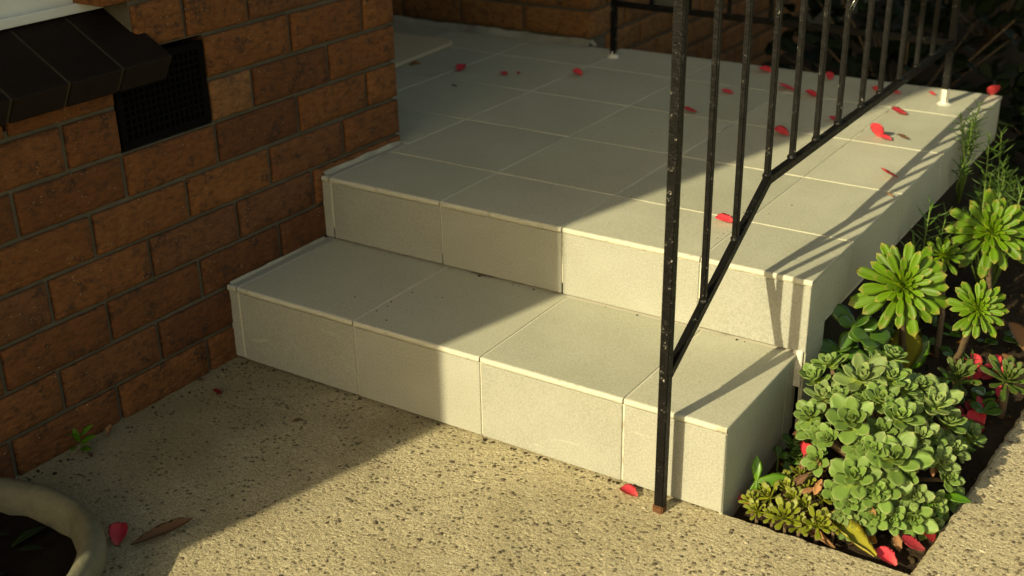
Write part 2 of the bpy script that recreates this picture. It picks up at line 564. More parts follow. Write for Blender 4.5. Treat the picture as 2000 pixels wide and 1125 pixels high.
def build_path():
    bm = bmesh.new()
    nz = noise.noise
    out = [(-0.02, -7.0), (4.0, -7.0), (4.0, 7.0)]
    y = 7.0
    pts = []
    while y > 0.03:
        pts.append((xr(y) + 0.004*nz((y*30, 0, 0)) + 0.003*nz((y*90, 3, 0)), y))
        y -= 0.012 if y < 1.2 else 0.25
    out += pts
    x = 1.398
    while x > 1.06:
        out.append((x, 0.012 + 0.004*nz((x*34, 7, 0)) + 0.003*nz((x*110, 2, 0))))
        x -= 0.010
    out += [(1.05, 0.06), (-0.02, 0.06)]
    top = [bm.verts.new((a, b, 0.0)) for a, b in out]
    lip = [bm.verts.new((a, b, -0.006)) for a, b in out]
    bot = [bm.verts.new((a, b, -0.15)) for a, b in out]
    n = len(out)
    # worn arris: pull the top ring back a little
    for i in range(n):
        a, b = out[i]
        if 1.06 < a < 1.6 and b > 0:
            if b < 0.03:
                top[i].co.y -= 0.007
            if a > 1.395:
                top[i].co.x += 0.007
    bm.faces.new(top)
    for A, B in ((top, lip), (lip, bot)):
        for i in range(n):
            bm.faces.new((A[i], B[i], B[(i+1) % n], A[(i+1) % n]))
    bmesh.ops.recalc_face_normals(bm, faces=bm.faces)
    bmesh.ops.triangulate(bm, faces=[f for f in bm.faces if len(f.verts) > 4])
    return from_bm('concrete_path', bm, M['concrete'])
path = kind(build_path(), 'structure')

def soil_z(x, y):
    return -0.028 + 0.012*noise.noise((x*14, y*14, 0)) + 0.006*noise.noise((x*45, y*45, 5)) - (0.03 if y > 2 else 0)
soil = kind(grid_sheet('garden_soil', -0.35, 4.2, 0.02, 8.0, 160, 260, lambda x, y: soil_z(x, y) if x < 1.47+0.05*y else -0.08, M['soil']), 'structure')

# pebbles showing through the worn concrete: thousands, one mass
def pebbles():
    v, f, tone = [], [], []
    t = (1+5**0.5)/2
    ico = [Vector(p).normalized() for p in ((-1, t, 0), (1, t, 0), (-1, -t, 0), (1, -t, 0), (0, -1, t), (0, 1, t), (0, -1, -t), (0, 1, -t), (t, 0, -1), (t, 0, 1), (-t, 0, -1), (-t, 0, 1))]
    icf = [(0, 11, 5), (0, 5, 1), (0, 1, 7), (0, 7, 10), (0, 10, 11), (1, 5, 9), (5, 11, 4), (11, 10, 2), (10, 7, 6), (7, 1, 8), (3, 9, 4), (3, 4, 2), (3, 2, 6), (3, 6, 8), (3, 8, 9), (4, 9, 5), (2, 4, 11), (6, 2, 10), (8, 6, 7), (9, 8, 1)]
    rg = random.Random(3)
    n = 0
    while n < 15000:
        x, y = rg.uniform(0.02, 2.3), rg.uniform(-1.15, 1.6)
        if y > 0.0 and x < xr(y)+0.012:
            continue
        if y > -0.01 and x < 1.42:
            continue
        worn = min(1, max(0.05, (x-0.42-0.24*y)*2.0 + noise.noise((x*4, y*4, 1))*0.6))
        if rg.random() > worn:
            continue
        if 0.985 < x < 1.02 and -0.06 < y < -0.02:
            continue
        s = 0.0011 + 0.0044*rg.random()**2.6
        a = rg.uniform(0, 6.28)
        e = rg.uniform(0.6, 1.0)
        ca, sa = math.cos(a), math.sin(a)
        b = len(v)
        h = s*0.30
        for p in ico:
            j = 1+0.25*rg.uniform(-1, 1)
            px, py = p.x*s*j, p.y*s*e*j
            v.append((x+px*ca-py*sa, y+px*sa+py*ca, p.z*h*j + h*0.05))
        tn = rg.random()
        tn = tn*0.42 if rg.random() < 0.80 else 0.6+0.4*tn
        for q in icf:
            f.append((b+q[0], b+q[1], b+q[2]))
        tone += [tn]*12
        n += 1
    me = bpy.data.meshes.new('pebbles')
    me.from_pydata(v, [], f)
    at = me.attributes.new('tone', 'FLOAT', 'POINT')
    at.data.foreach_set('value', tone)
    me.update()
    o = mobj('aggregate_pebbles', me, M['pebble'], path, True)
    kind(o, 'stuff')
pebbles()

# ------------------------------------------------------------------ brickwork
def brick_mesh(l, h, d, seed, amp=0.0016):
    """brick with its front on +X at x=0, from y=0..l, z=0..h, going back d; front face rumpled, arrises rounded"""
    nu, nv = max(3, int(l/0.026)), 4
    bm = bmesh.new()
    rw = {}
    e = 0.0045
    us = [0, e] + [e+(l-2*e)*i/nu for i in range(1, nu)] + [l-e, l]
    ws = [0, e] + [e+(h-2*e)*i/nv for i in range(1, nv)] + [h-e, h]
    for i, y in enumerate(us):
        for j, z in enumerate(ws):
            edge = (i in (0, len(us)-1)) or (j in (0, len(ws)-1))
            dx = amp*noise.noise((y*38+seed*3.1, z*38, seed)) + 0.8*amp*noise.noise((y*90, z*110, seed*1.7))
            x = dx - (0.0035 if edge else 0.0)
            jy = 0.0016*noise.noise((seed, z*40, 4)) if i in (0, len(us)-1) else 0
            jz = 0.0020*noise.noise((y*30, seed, 9)) if j in (0, len(ws)-1) else 0
            rw[i, j] = bm.verts.new((x, y+jy, z+jz))
    I, J = len(us)-1, len(ws)-1
    for i in range(I):
        for j in range(J):
            bm.faces.new((rw[i, j], rw[i+1, j], rw[i+1, j+1], rw[i, j+1]))
    bk = [bm.verts.new((-d, y, z)) for y, z in ((0, 0), (l, 0), (l, h), (0, h))]
    bm.faces.new([bk[0]]+[rw[0, j] for j in range(J+1)]+[bk[3]])
    bm.faces.new([bk[2]]+[rw[I, j] for j in range(J, -1, -1)]+[bk[1]])
    bm.faces.new([bk[1]]+[rw[i, 0] for i in range(I, -1, -1)]+[bk[0]])
    bm.faces.new([bk[3]]+[rw[i, J] for i in range(I+1)]+[bk[2]])
    bm.faces.new((bk[0], bk[3], bk[2], bk[1]))
    me = bpy.data.meshes.new('brick')
    bm.to_mesh(me)
    bm.free()
    for p in me.polygons:
        p.use_smooth = len(p.vertices) == 4 and p.normal.x > 0.3
    return me

wall = empty('brick_wall', (0, 0, 0))
tag(wall, 'red-brown brick house wall on the left with vent and dark window sill', 'wall')
bm = bmesh.new()
REC = -0.008
for lo, hi in (((-0.11, -2.262, -0.14), (REC, 0.578, 0.5)), ((-0.11, 0.017, 0.5), (REC, 0.578, 2.7)), ((-0.11, -0.146, 0.672), (REC, 0.017, 2.7)),
               ((-0.11, -2.26, 0.5), (REC, -0.208, 0.60)), ((-0.11, -1.75, 2.0), (REC, -0.146, 2.7)), ((-0.11, -2.26, 0.60), (REC, -1.75, 2.7))):
    bm_box(bm, lo, hi)
from_bm('mortar', bm, M['mortar'], wall)
box('house_body', (-4.0, -2.255, -0.14), (-0.14, 0.57, 2.7), M['render'], wall)
J = 0.0045
CZ = [(-0.012, 0.073), (0.073, 0.1585), (0.1585, 0.244), (0.244, 0.3295), (0.3295, 0.415), (0.415, 0.5005), (0.5005, 0.586), (0.586, 0.6715), (0.6715, 0.757), (0.757, 0.8425), (0.8425, 0.928), (0.928, 1.0135), (1.0135, 1.099)]
PER = {0: [-0.535, -0.301, -0.072, 0.16], 1: [-0.417, -0.188, 0.045, 0.278], 2: [-0.523, -0.294, -0.064, 0.164, 0.392], 3: [-0.407, -0.179, 0.05, 0.28],
       4: [-0.298, -0.072, 0.156, 0.391], 5: [-0.441, -0.21, 0.019, 0.254, 0.479], 6: [-0.326, 0.1295, 0.359], 7: [-0.43, 0.25, 0.479], 8: [-0.026, 0.138, 0.36], 9: [0.02, 0.25, 0.479], 10: [0.13, 0.36], 11: [0.02, 0.25, 0.479], 12: [0.13, 0.36]}
wr = random.Random(11)
bi = 0
def put_brick(y0, y1, z0, z1, parent, x=0.0, m='brick', d=0.10):
    global bi
    bi += 1
    me = brick_mesh(y1-y0, z1-z0, d, bi)
    me.materials.append(M[m])
    o = link(bpy.data.objects.new('brick', me), parent)
    o.location = (x + wr.uniform(-0.0012, 0.0012), y0, z0)
    o.rotation_euler = (wr.uniform(-0.006, 0.006), wr.uniform(-0.008, 0.008), wr.uniform(-0.005, 0.005))
    return o
for ci, (z0, z1) in enumerate(CZ):
    per = list(PER[ci])
    while per[0] > -1.1:
        per.insert(0, per[0]-0.229)
    seq = per + [0.587+J]
    for a, b in zip(seq, seq[1:]):
        if ci in (6, 7):
            if b > -0.205 and a < 0.014:       # the vent interrupts these courses
                if b > 0.03:
                    put_brick(0.012+J, b-J, z0+J, z1-J, wall, m='brick_pale' if ci == 6 else 'brick')
                if a < -0.22:
                    b = -0.205
                else:
                    continue
        if ci >= 8 and b < -0.02 and a < -0.146:
            continue
        put_brick(a+J, b-J, z0+J, z1-J, wall)
for ci in (8, 9, 10, 11, 12):
    put_brick(-0.143, PER[ci][0]-J, CZ[ci][0]+J, CZ[ci][1]-J, wall)

# air vent: frame, square grid of bars, dark void behind
vent = box('air_vent', (-0.075, -0.203, 0.503), (-0.062, 0.013, 0.665), M['void'], wall)
bm = bmesh.new()
vy0, vy1, vz0, vz1 = -0.203, 0.013, 0.505, 0.662
fwid = 0.014
for lo, hi in (((-0.014, vy0, vz0), (-0.003, vy0+fwid, vz1)), ((-0.014, vy1-fwid, vz0), (-0.003, vy1, vz1)),
               ((-0.014, vy0+fwid, vz0), (-0.0035, vy1-fwid, vz0+fwid)), ((-0.014, vy0+fwid, vz1-fwid), (-0.0035, vy1-fwid, vz1))):
    bm_box(bm, lo, hi, 0.001)
from_bm('frame', bm, M['vent'], vent)
for i in range(1, 15):
    y = vy0+fwid + (vy1-vy0-2*fwid)*i/15
    box('grille_bar', (-0.013, y-0.0021, vz0+fwid), (-0.0045, y+0.0021, vz1-fwid), M['vent'], vent)
for j in range(1, 10):
    z = vz0+fwid + (vz1-vz0-2*fwid)*j/10
    box('grille_bar', (-0.012, vy0+fwid, z-0.0021), (-0.0052, vy1-fwid, z+0.0021), M['vent'], vent)

# sloping sill of dark bricks and the white window above it
def sill_brick(y0, y1):
    bm = bmesh.new()
    bm_box(bm, (-0.16, y0, -0.052), (0.0, y1, 0.0), 0.004, 2)
    o = from_bm('sill_brick', bm, M['sill'], wall)
    o.location = (0.062, 0, 0.668)
    o.rotation_euler = (0, R(29), 0)
    return o
y = -0.120
for i in range(14):
    sill_brick(y-0.1060, y)
    y -= 0.1115
bm = bmesh.new()
bm_box(bm, (-0.155, -1.66, -0.050), (-0.0035, -0.126, -0.003))
o = from_bm('sill_mortar', bm, M['mortar_pale'], wall)
o.location = (0.062, 0, 0.668)
o.rotation_euler = (0, R(29), 0)
win = box('window_frame', (-0.135, -1.7, 0.752), (-0.078, -0.150, 0.800), M['frame'], wall, 0.003, 2)
box('drip_bead', (-0.078, -1.7, 0.745), (-0.066, -0.150, 0.762), M['frame'], win, 0.003, 2)
box('stile', (-0.133, -0.200, 0.800), (-0.080, -0.150, 2.0), M['frame'], win, 0.003)
box('pane', (-0.110, -1.7, 0.800), (-0.104, -0.200, 2.0), M['glass'], win)

# back wall of the porch with its outer corner; it runs on beside the garden
bwall = empty('brick_wall', (-0.1, 1.662, 0.31))
tag(bwall, 'orange-brown brick wall behind the doormat, ending in a corner by the railing', 'wall')
BX, BY = -0.1, 1.662
bm = bmesh.new()
bm_box(bm, (-1.6, BY+0.008, 0.2), (BX-0.008, BY+0.2, 2.7))
bm_box(bm, (BX-0.2, BY+0.2, -0.15), (BX-0.008, 8.0, 2.7))
bm_box(bm, (-1.6, 0.58, 0.25), (-1.5, BY+0.008, 2.7))
o = from_bm('mortar', bm, M['mortar'], bwall)
o.matrix_parent_inverse = Matrix.Translation((-BX, -BY, -0.31))
zc = [0.326+0.086*i for i in range(7)]
def back_brick(x0, x1, z0, z1):
    global bi
    bi += 1
    me = brick_mesh(x1-x0, z1-z0, 0.10, bi, 0.001)
    me.materials.append(M['brick_back'])
    o = link(bpy.data.objects.new('brick', me), bwall)
    o.matrix_basis = Matrix.Translation((x0-BX, 0, z0-0.31)) @ Matrix.Rotation(R(-90), 4, 'Z')
def back_brick_side(y0, y1, z0, z1):
    global bi
    bi += 1
    me = brick_mesh(y1-y0, z1-z0, 0.10, bi, 0.001)
    me.materials.append(M['brick_back'])
    o = link(bpy.data.objects.new('brick', me), bwall)
    o.matrix_basis = Matrix.Translation((0.0008, y0-BY, z0-0.31))
for i, z in enumerate(zc[:-1]):
    e = [-0.1, -0.341, -0.581, -0.82, -1.06, -1.3, -1.5] if i % 2 == 0 else [-0.1, -0.217, -0.457, -0.70, -0.94, -1.18, -1.42]
    for a, b in zip(e, e[1:]):
        back_brick(b+J, (a-J) if a < -0.11 else a, z+J, zc[i+1]-J)
zc2 = [-0.10+0.0862*i for i in range(5)] + [0.326+0.086*i for i in range(7)]
for i in range(len(zc2)-1):
    y = BY + (0.0065 if i % 2 else 0.0065)
    first = True
    while y < 3.4:
        w = 0.11 if (first and i % 2 == 0) else 0.229
        if zc2[i] > 0.31 or y > 1.7:
            back_brick_side(y + (0.0 if not first else 0.002), y+w-2*J, zc2[i]+J, zc2[i+1]-J)
        y += w
        first = False

# ------------------------------------------------------------------ tiled steps and landing
Z1, ZL = 0.165, 0.308
steps = empty('porch_steps', (0.55, 0.0, 0.0))
tag(steps, 'two wide steps and porch landing covered in grey-beige square tiles', 'steps')
SO = Matrix.Translation((-0.55, 0, 0))
def part(o):
    o.matrix_parent_inverse = SO
    return o
bm = bmesh.new()
bm_box(bm, (-0.004, 0.0022, 0.004), (1.0905, 0.32, Z1-0.0016), 0.0015)
o = part(from_bm('step_core', bm, M['grout'], steps))
bm = bmesh.new()
bm_box(bm, (-0.004, 0.3072, 0.19), (1.1063, 1.683, ZL-0.0016), 0.0015)
bm_box(bm, (-1.5, 0.5875, 0.19), (-0.004, 1.66, ZL-0.0018))
part(from_bm('landing_core', bm, M['grout'], steps))
bm = bmesh.new()
bm_box(bm, (0.0, 0.315, -0.14), (1.084, 1.66, 0.19))
part(from_bm('landing_base', bm, M['base'], steps))
tr = random.Random(5)
G = 0.0016
def tile(lo, hi, m='tile', bev=0.0012):
    cx, cy, cz = [(a+b)/2 for a, b in zip(lo, hi)]
    bm = bmesh.new()
    bm_box(bm, [a-c for a, c in zip(lo, (cx, cy, cz))], [b-c for b, c in zip(hi, (cx, cy, cz))], bev, 1)
    o = from_bm('tile', bm, M[m], steps)
    o.location = (cx-0.55 + tr.uniform(-.0006, .0006), cy + tr.uniform(-.0006, .0006), cz)
    o.rotation_euler = (tr.uniform(-.0012, .0012), tr.uniform(-.0012, .0012), tr.uniform(-.0015, .0015))
    return o
def nosing(x0, x1, y, z):
    """pale grout-smeared front edge of a tread tile"""
    n = 22
    bm = bmesh.new()
    rings = []
    for i in range(n+1):
        x = x0+(x1-x0)*i/n
        w = 0.0010*noise.noise((x*40, y*9, z)) + 0.0007*noise.noise((x*120, y, 3))
        rings.append([bm.verts.new((x, y+p, z+q)) for p, q in ((0.006, -0.0002), (0.0012+w, 0.0001), (-0.0016+w*.7, -0.0012), (-0.0022+w*.6, -0.0060), (-0.0018+w*.6, -0.0100), (0.006, -0.0108))])
    for a, b in zip(rings, rings[1:]):
        for q in range(5):
            bm.faces.new((a[q], a[q+1], b[q+1], b[q]))
    bmesh.ops.recalc_face_normals(bm, faces=bm.faces)
    part(from_bm('nosing', bm, M['nosing'], steps, True))
X1 = [0.026, 0.328, 0.619, 0.908, 1.0935]
XL = [0.024, 0.318, 0.608, 0.899, 1.1095]
for a, b in zip(X1, X1[1:]):
    tile((a+G, 0.0015, Z1-0.009), (b-G if b < 1.09 else b, 0.3025, Z1))
    nosing(a+G, b-G if b < 1.09 else b, 0.0, Z1)
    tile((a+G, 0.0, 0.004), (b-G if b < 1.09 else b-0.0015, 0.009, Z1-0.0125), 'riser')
for i, (a, b) in enumerate(zip(XL, XL[1:])):
    e = b-G if b < 1.1 else b
    nosing(a+G, e, 0.305, ZL)
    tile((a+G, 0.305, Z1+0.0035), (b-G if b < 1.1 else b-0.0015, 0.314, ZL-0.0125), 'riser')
YL = [0.3065, 0.516, 0.820, 1.124, 1.438, 1.683]
XW = [-1.5, -1.19, -0.89, -0.59, -0.288]
for j, (c, d) in enumerate(zip(YL, YL[1:])):
    gy = 0.0022
    for a, b in zip(XL, XL[1:]):
        if j == 0 and a < 0.1:
            pass
        tile((a+G*0.8, c+(gy if j else 0), ZL-0.009), (b-G*0.8 if b < 1.1 else b, d-gy if j < 4 else d, ZL))
    if d > 0.6:
        c2 = max(c+gy, 0.59)
        d2 = min(d-gy, 1.655)
        for a, b in zip(XW, XW[1:]+[XL[0]]):
            tile((a+G, c2, ZL-0.009), (b-G, d2, ZL))
# narrow cut pieces against the brick wall
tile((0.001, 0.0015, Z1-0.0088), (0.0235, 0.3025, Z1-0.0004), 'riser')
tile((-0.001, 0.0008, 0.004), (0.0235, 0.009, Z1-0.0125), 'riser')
nosing(-0.001, 0.0235, 0.0, Z1)
tile((0.001, 0.3065, ZL-0.0088), (0.0215, 0.585, ZL-0.0004), 'riser')
tile((-0.001, 0.3055, Z1+0.0035), (0.0215, 0.314, ZL-0.0125), 'riser')
nosing(-0.001, 0.0215, 0.305, ZL)
# side faces
tile((1.086, 0.0025, -0.045), (1.0925, 0.262, Z1-0.0105), 'tile')
tile((1.086, 0.266, -0.045), (1.0922, 0.3045, Z1-0.0108), 'tile')
for c, d in zip(YL, YL[1:]):
    tile((1.0995, c+0.002, 0.199), (1.1080, d-0.002, ZL-0.0105), 'tile')
tile((1.0992, 0.3075, -0.045), (1.1072, 0.398, 0.1965), 'tile')
box_o = part(box('cement_patch', (1.086, 0.300, 0.10), (1.1045, 0.3068, 0.172), M['white_lump'], steps, 0.002))
# cement fillet along the foot of the brick walls
def fillet(name, pts, w, h, nrm, m='cement'):
    bm = bmesh.new()
    rings = []
    for i, (x, y, z) in enumerate(pts):
        j = 0.85+0.3*noise.noise((x*23, y*23, z*3+2))
        jj = 0.9+0.4*noise.noise((x*31, y*29, 8))
        rings.append([bm.verts.new((x, y, z+h*j)), bm.verts.new((x+nrm[0]*w*0.45*jj, y+nrm[1]*w*0.45*jj, z+h*0.35*j)), bm.verts.new((x+nrm[0]*w*jj, y+nrm[1]*w*jj, z+0.0004))])
    for a, b in zip(rings, rings[1:]):
        for q in range(2):
            bm.faces.new((a[q], a[q+1], b[q+1], b[q]))
    bmesh.ops.recalc_face_normals(bm, faces=bm.faces)
    return part(from_bm(name, bm, M[m], steps, True))
fillet('cement_fillet', [(0.0015, 0.31+i*0.007, ZL) for i in range(40)], 0.009, 0.010, (1, 0))
fillet('cement_fillet', [(0.0015, 0.004+i*0.0075, Z1) for i in range(40)], 0.007, 0.006, (1, 0))
fillet('cement_fillet', [(-0.1+0.004-i*0.02, BY+0.002, ZL) for i in range(66)], 0.030, 0.020, (0, -1))
fillet('cement_fillet', [(-0.1+0.001, BY-0.002+i*0.01, ZL) for i in range(3)], 0.022, 0.018, (1, 0))

# ------------------------------------------------------------------ railing
rail = empty('metal_railing', (1.0, -0.04, 0.0))
tag(rail, 'black painted metal railing with square bars beside the steps', 'railing')
RO = Matrix.Translation((-1.0, 0.04, 0))
def rp(o):
    o.matrix_parent_inverse = RO
    return o
RX = 1.000
rp(bar('post', (RX+0.001, -0.040, 0.012), (RX+0.003, -0.040, 1.02), 0.0165, M['paint'], rail))
rp(bar('post_foot', (RX, -0.040, -0.002), (RX, -0.040, 0.0125), 0.0185, M['rust'], rail, bev=0.002))
rp(bar('post', (RX, 1.537, ZL-0.002), (RX, 1.537, 1.30), 0.0165, M['paint'], rail))
rp(bar('post', (0.033, 1.569, ZL-0.002), (0.033, 1.569, 1.30), 0.0165, M['paint'], rail))
ZR = 0.462
rp(bar('bottom_rail', (RX, -0.034, 0.247), (RX, 0.345, ZR+0.001), 0.013, M['paint'], rail, h=0.017))
rp(bar('bottom_rail', (RX, 0.338, ZR), (RX, 1.533, ZR-0.002), 0.0135, M['paint'], rail, h=0.0165))
rp(bar('bottom_rail', (0.037, 1.568, ZR+0.004), (RX-0.004, 1.540, ZR), 0.0135, M['paint'], rail, h=0.0165))
rp(bar('top_rail', (RX, -0.10, 0.987), (RX, 0.34, 1.225), 0.032, M['paint'], rail, h=0.012))
rp(bar('top_rail', (RX, 0.335, 1.225), (RX, 1.56, 1.225), 0.0325, M['paint'], rail, h=0.0125))
rp(bar('top_rail', (0.01, 1.57, 1.226), (RX, 1.545, 1.226), 0.0315, M['paint'], rail, h=0.0118))
def weld(x, y, z, r=0.009):
    bm = bmesh.new()
    bmesh.ops.create_icosphere(bm, subdivisions=2, radius=r)
    for v_ in bm.verts:
        v_.co *= 1+0.35*noise.noise(v_.co*180+Vector((y*50, x*20, z*9)))
        v_.co.z *= 0.75
        v_.co += Vector((x, y, z))
    rp(from_bm('weld', bm, M['paint'], rail, True))
BYS = [0.094, 0.213, 0.340, 0.457, 0.580, 0.702, 0.842, 0.965, 1.100, 1.230, 1.360]
for yb in BYS:
    zb = ZR+0.006 if yb >= 0.338 else 0.247+(yb+0.034)*(ZR-0.247)/0.374+0.004
    zt = 1.221 if yb >= 0.338 else 1.041+(yb)*0.541
    rp(bar('baluster', (RX, yb, zb), (RX, yb, zt), 0.0105, M['paint'], rail, bev=0.0018))
    weld(RX, yb, zb+0.003, 0.0088)
weld(RX, -0.031, 0.252, 0.010)
weld(RX, 1.531, ZR, 0.011)
for i in range(1, 5):
    xb = 0.033+(RX-0.033)*i/8
    rp(bar('baluster', (xb, 1.569-0.004*i, ZR+0.006), (xb, 1.569-0.004*i, 1.222), 0.0105, M['paint'], rail))
    weld(xb, 1.569-0.004*i, ZR+0.007, 0.009)
def lump(x, y, z, r, h, name='mortar_lump'):
    bm = bmesh.new()
    n = 10
    rings = []
    for k_, (rr, hh) in enumerate(((1.0, 0.0), (0.82, 0.25), (0.55, 0.6), (0.50, 1.0))):
        ring = []
        for i in range(n):
            a = 2*math.pi*i/n
            j = 1+0.25*noise.noise((math.cos(a)*2+x*9, math.sin(a)*2, hh*3))
            ring.append(bm.verts.new((x+math.cos(a)*r*rr*j, y+math.sin(a)*r*rr*j, z+h*hh*j)))
        rings.append(ring)
    for a, b in zip(rings, rings[1:]):
        for i in range(n):
            bm.faces.new((a[i], a[(i+1) % n], b[(i+1) % n], b[i]))
    bm.faces.new(rings[-1])
    rp(from_bm(name, bm, M['white_lump'], rail, True))
rp(bar('flaked_paint', (RX, 1.537, ZL), (RX, 1.537, ZL+0.042), 0.0185, M['white_lump'], rail, bev=0.003))
lump(RX, 1.537, ZL, 0.020, 0.008)
lump(0.033, 1.569, ZL, 0.017, 0.020)
# little wire loops twisted round a bar
bm = bmesh.new()
for q, (dy, dz, r_) in enumerate(((0.0, 0.0, 0.022), (0.028, 0.014, 0.020))):
    pts = []
    for i in range(25):
        a = 2*math.pi*i/24
        pts.append((RX+0.009*math.sin(a)+0.004, 0.712+dy+r_*0.6*math.cos(a), 0.698+dz+r_*math.sin(a)))
    bm_tube(bm, pts, [0.0012]*25, 6)
wire = from_bm('wire_loop', bm, M['wire'], None, True)
tag(wire, 'thin wire loops twisted round a railing bar at the top edge', 'wire')

# dark box hung on the back rail
bm = bmesh.new()
bm_box(bm, (0.150, 1.585, 0.452), (0.232, 1.640, 0.60), 0.006, 2)
bx = from_bm('hanging_box', bm, M['greybox'])
tag(bx, 'small dark grey box hung behind the back railing', 'box')
box('pale_edge', (0.143, 1.588, 0.458), (0.1495, 1.636, 0.60), M['white_lump'], bx, 0.001)

# ------------------------------------------------------------------ doormat
def rounded(x0, x1, y0, y1, r, n=8):
    pts = []
    for cx, cy, a0 in ((x1-r, y1-r, 0), (x0+r, y1-r, 90), (x0+r, y0+r, 180), (x1-r, y0+r, 270)):
        for i in range(n+1):
            a = R(a0+90*i/n)
            pts.append((cx+r*math.cos(a), cy+r*math.sin(a)))
    return pts
bm = bmesh.new()
pp = rounded(-0.40, 0.40, -0.23, 0.23, 0.06)
lo = [bm.verts.new((x, y, 0.001)) for x, y in pp]
md = [bm.verts.new((x*1.004, y*1.006, 0.006)) for x, y in pp]
hi = [bm.verts.new((x*0.985, y*0.975, 0.0105)) for x, y in pp]
n = len(pp)
for A, B in ((lo, md), (md, hi)):
    for i in range(n):
        bm.faces.new((A[i], A[(i+1) % n], B[(i+1) % n], B[i]))
bm.faces.new(hi)
mato = from_bm('doormat', bm, M['mat'], None, False)
mato.location = (-0.672, 1.085, ZL+0.0015)
mato.rotation_euler = (0, 0, R(94))
tag(mato, 'faded brown doormat with rounded corners on the landing', 'doormat')

# ------------------------------------------------------------------ leaf shapes
def leaf_mesh(name, L, W, T, prof, cup, bend, nu=9, nv=4, fold=0.0, wav=0.0, seed=0.0):
    """fleshy or thin blade along +Y, upper side +Z; attribute lf = (along, across)"""
    v, f, lf = [], [], []
    def pt(u, s, side):
        w = W*prof(u)
        x = s*w
        y = L*u
        z = cup*s*s*w + bend*L*u*u + fold*abs(s)*w
        if wav:
            z += wav*noise.noise((x*90+seed, y*60, seed))
        t = T*math.sqrt(max(0, 1-s*s))*min(1, 6*(1-u)+0.15)*min(1, 0.5+3*u)
        return (x, y, z + (0.4*t if side else -0.6*t))
    idx = {}
    for side in (1, 0):
        for i in range(nu+1):
            for j in range(nv+1):
                s = -1+2*j/nv
                if side == 0 and j in (0, nv):
                    idx[0, i, j] = idx[1, i, j]
                    continue
                idx[side, i, j] = len(v)
                v.append(pt(i/nu, s, side))
                lf.append((i/nu, abs(s), side, 1))
    for side in (1, 0):
        for i in range(nu):
            for j in range(nv):
                q = (idx[side, i, j], idx[side, i, j+1], idx[side, i+1, j+1], idx[side, i+1, j])
                f.append(q if side else tuple(reversed(q)))
    me = bpy.data.meshes.new(name)
    me.from_pydata(v, [], f)
    a = me.attributes.new('lf', 'FLOAT_COLOR', 'POINT')
    a.data.foreach_set('color', [c for q in lf for c in q])
    me.update()
    me.polygons.foreach_set('use_smooth', [True]*len(me.polygons))
    return me
def lerp_prof(pts):
    def p(u):
        for (a, x), (b, y) in zip(pts, pts[1:]):
            if u <= b:
                t = (u-a)/(b-a)
                t = t*t*(3-2*t)
                return x+(y-x)*t
        return pts[-1][1]
    return p
P_SPAT = lerp_prof([(0, 0.34), (0.3, 0.42), (0.74, 1.0), (0.88, 0.93), (0.96, 0.60), (1, 0.06)])
P_OBOV = lerp_prof([(0, 0.42), (0.3, 0.64), (0.66, 1.0), (0.86, 0.72), (0.95, 0.30), (1, 0.01)])
P_OVAL = lerp_prof([(0, 0.18), (0.2, 0.6), (0.5, 1.0), (0.8, 0.72), (0.94, 0.3), (1, 0.02)])
P_ROUND = lerp_prof([(0, 0.25), (0.25, 0.62), (0.6, 1.0), (0.85, 0.85), (0.96, 0.48), (1, 0.08)])
P_LANCE = lerp_prof([(0, 0.12), (0.35, 1.0), (0.7, 0.65), (1, 0.02)])
P_PETAL = lerp_prof([(0, 0.22), (0.18, 0.62), (0.45, 0.96), (0.7, 1.0), (0.9, 0.74), (0.97, 0.45), (1, 0.12)])

def rosette(parent, P, r, axis, mesh_list, mt, n_out, n_in, lo_el=8, hi_el=70, spin=0.0, rg=random, bud_mesh=None, scale_in=0.35, off=None):
    """rosette mesh (inner leaves joined) with its outer leaves as children"""
    axis = Vector(axis).normalized()
    q = Vector((0, 0, 1)).rotation_difference(axis).to_matrix().to_4x4()
    base = Matrix.Translation(Vector(P) - (off or Vector((0, 0, 0)))) @ q @ Matrix.Rotation(spin, 4, 'Z')
    tot = n_out+n_in
    def mtx(i):
        t = i/(tot-1)                     # 0 outermost, 1 innermost
        az = i*2.39996 + rg.uniform(-0.12, 0.12)
        el = R(lo_el + (hi_el-lo_el)*t**1.15 + rg.uniform(-5, 5))
        s = (1-(1-scale_in)*t**1.1)*rg.uniform(0.9, 1.06)
        m_ = Matrix.Rotation(az, 4, 'Z') @ Matrix.Translation((0, r*0.05*(1-t), r*0.16*t)) @ Matrix.Rotation(el, 4, 'X') @ Matrix.Rotation(rg.uniform(-0.16, 0.16), 4, 'Y')
        return m_ @ Matrix.Diagonal((r*s*rg.uniform(0.92, 1.06), r*s, r*s, 1))
    # inner bud
    vs_, fs_, ls_ = [], [], []
    src = bud_mesh or mesh_list[0]
    co = [v_.co.copy() for v_ in src.vertices]
    cl = [tuple(c.color) for c in src.attributes['lf'].data]
    for i in range(n_out, tot):
        m_ = mtx(i)
        b = len(vs_)
        vs_ += [m_ @ c for c in co]
        ls_ += cl
        fs_ += [tuple(b+x for x in p.vertices) for p in src.polygons]
    me = bpy.data.meshes.new('rosette')
    me.from_pydata(vs_, [], fs_)
    a = me.attributes.new('lf', 'FLOAT_COLOR', 'POINT')
    a.data.foreach_set('color', [c for x in ls_ for c in x])
    me.update()
    ro = mobj('rosette', me, mt, parent, True)
    ro.matrix_basis = base
    for i in range(n_out):
        o = bpy.data.objects.new('leaf', rg.choice(mesh_list))
        COL.objects.link(o)
        o.parent = ro
        o.matrix_basis = mtx(i)
    return ro

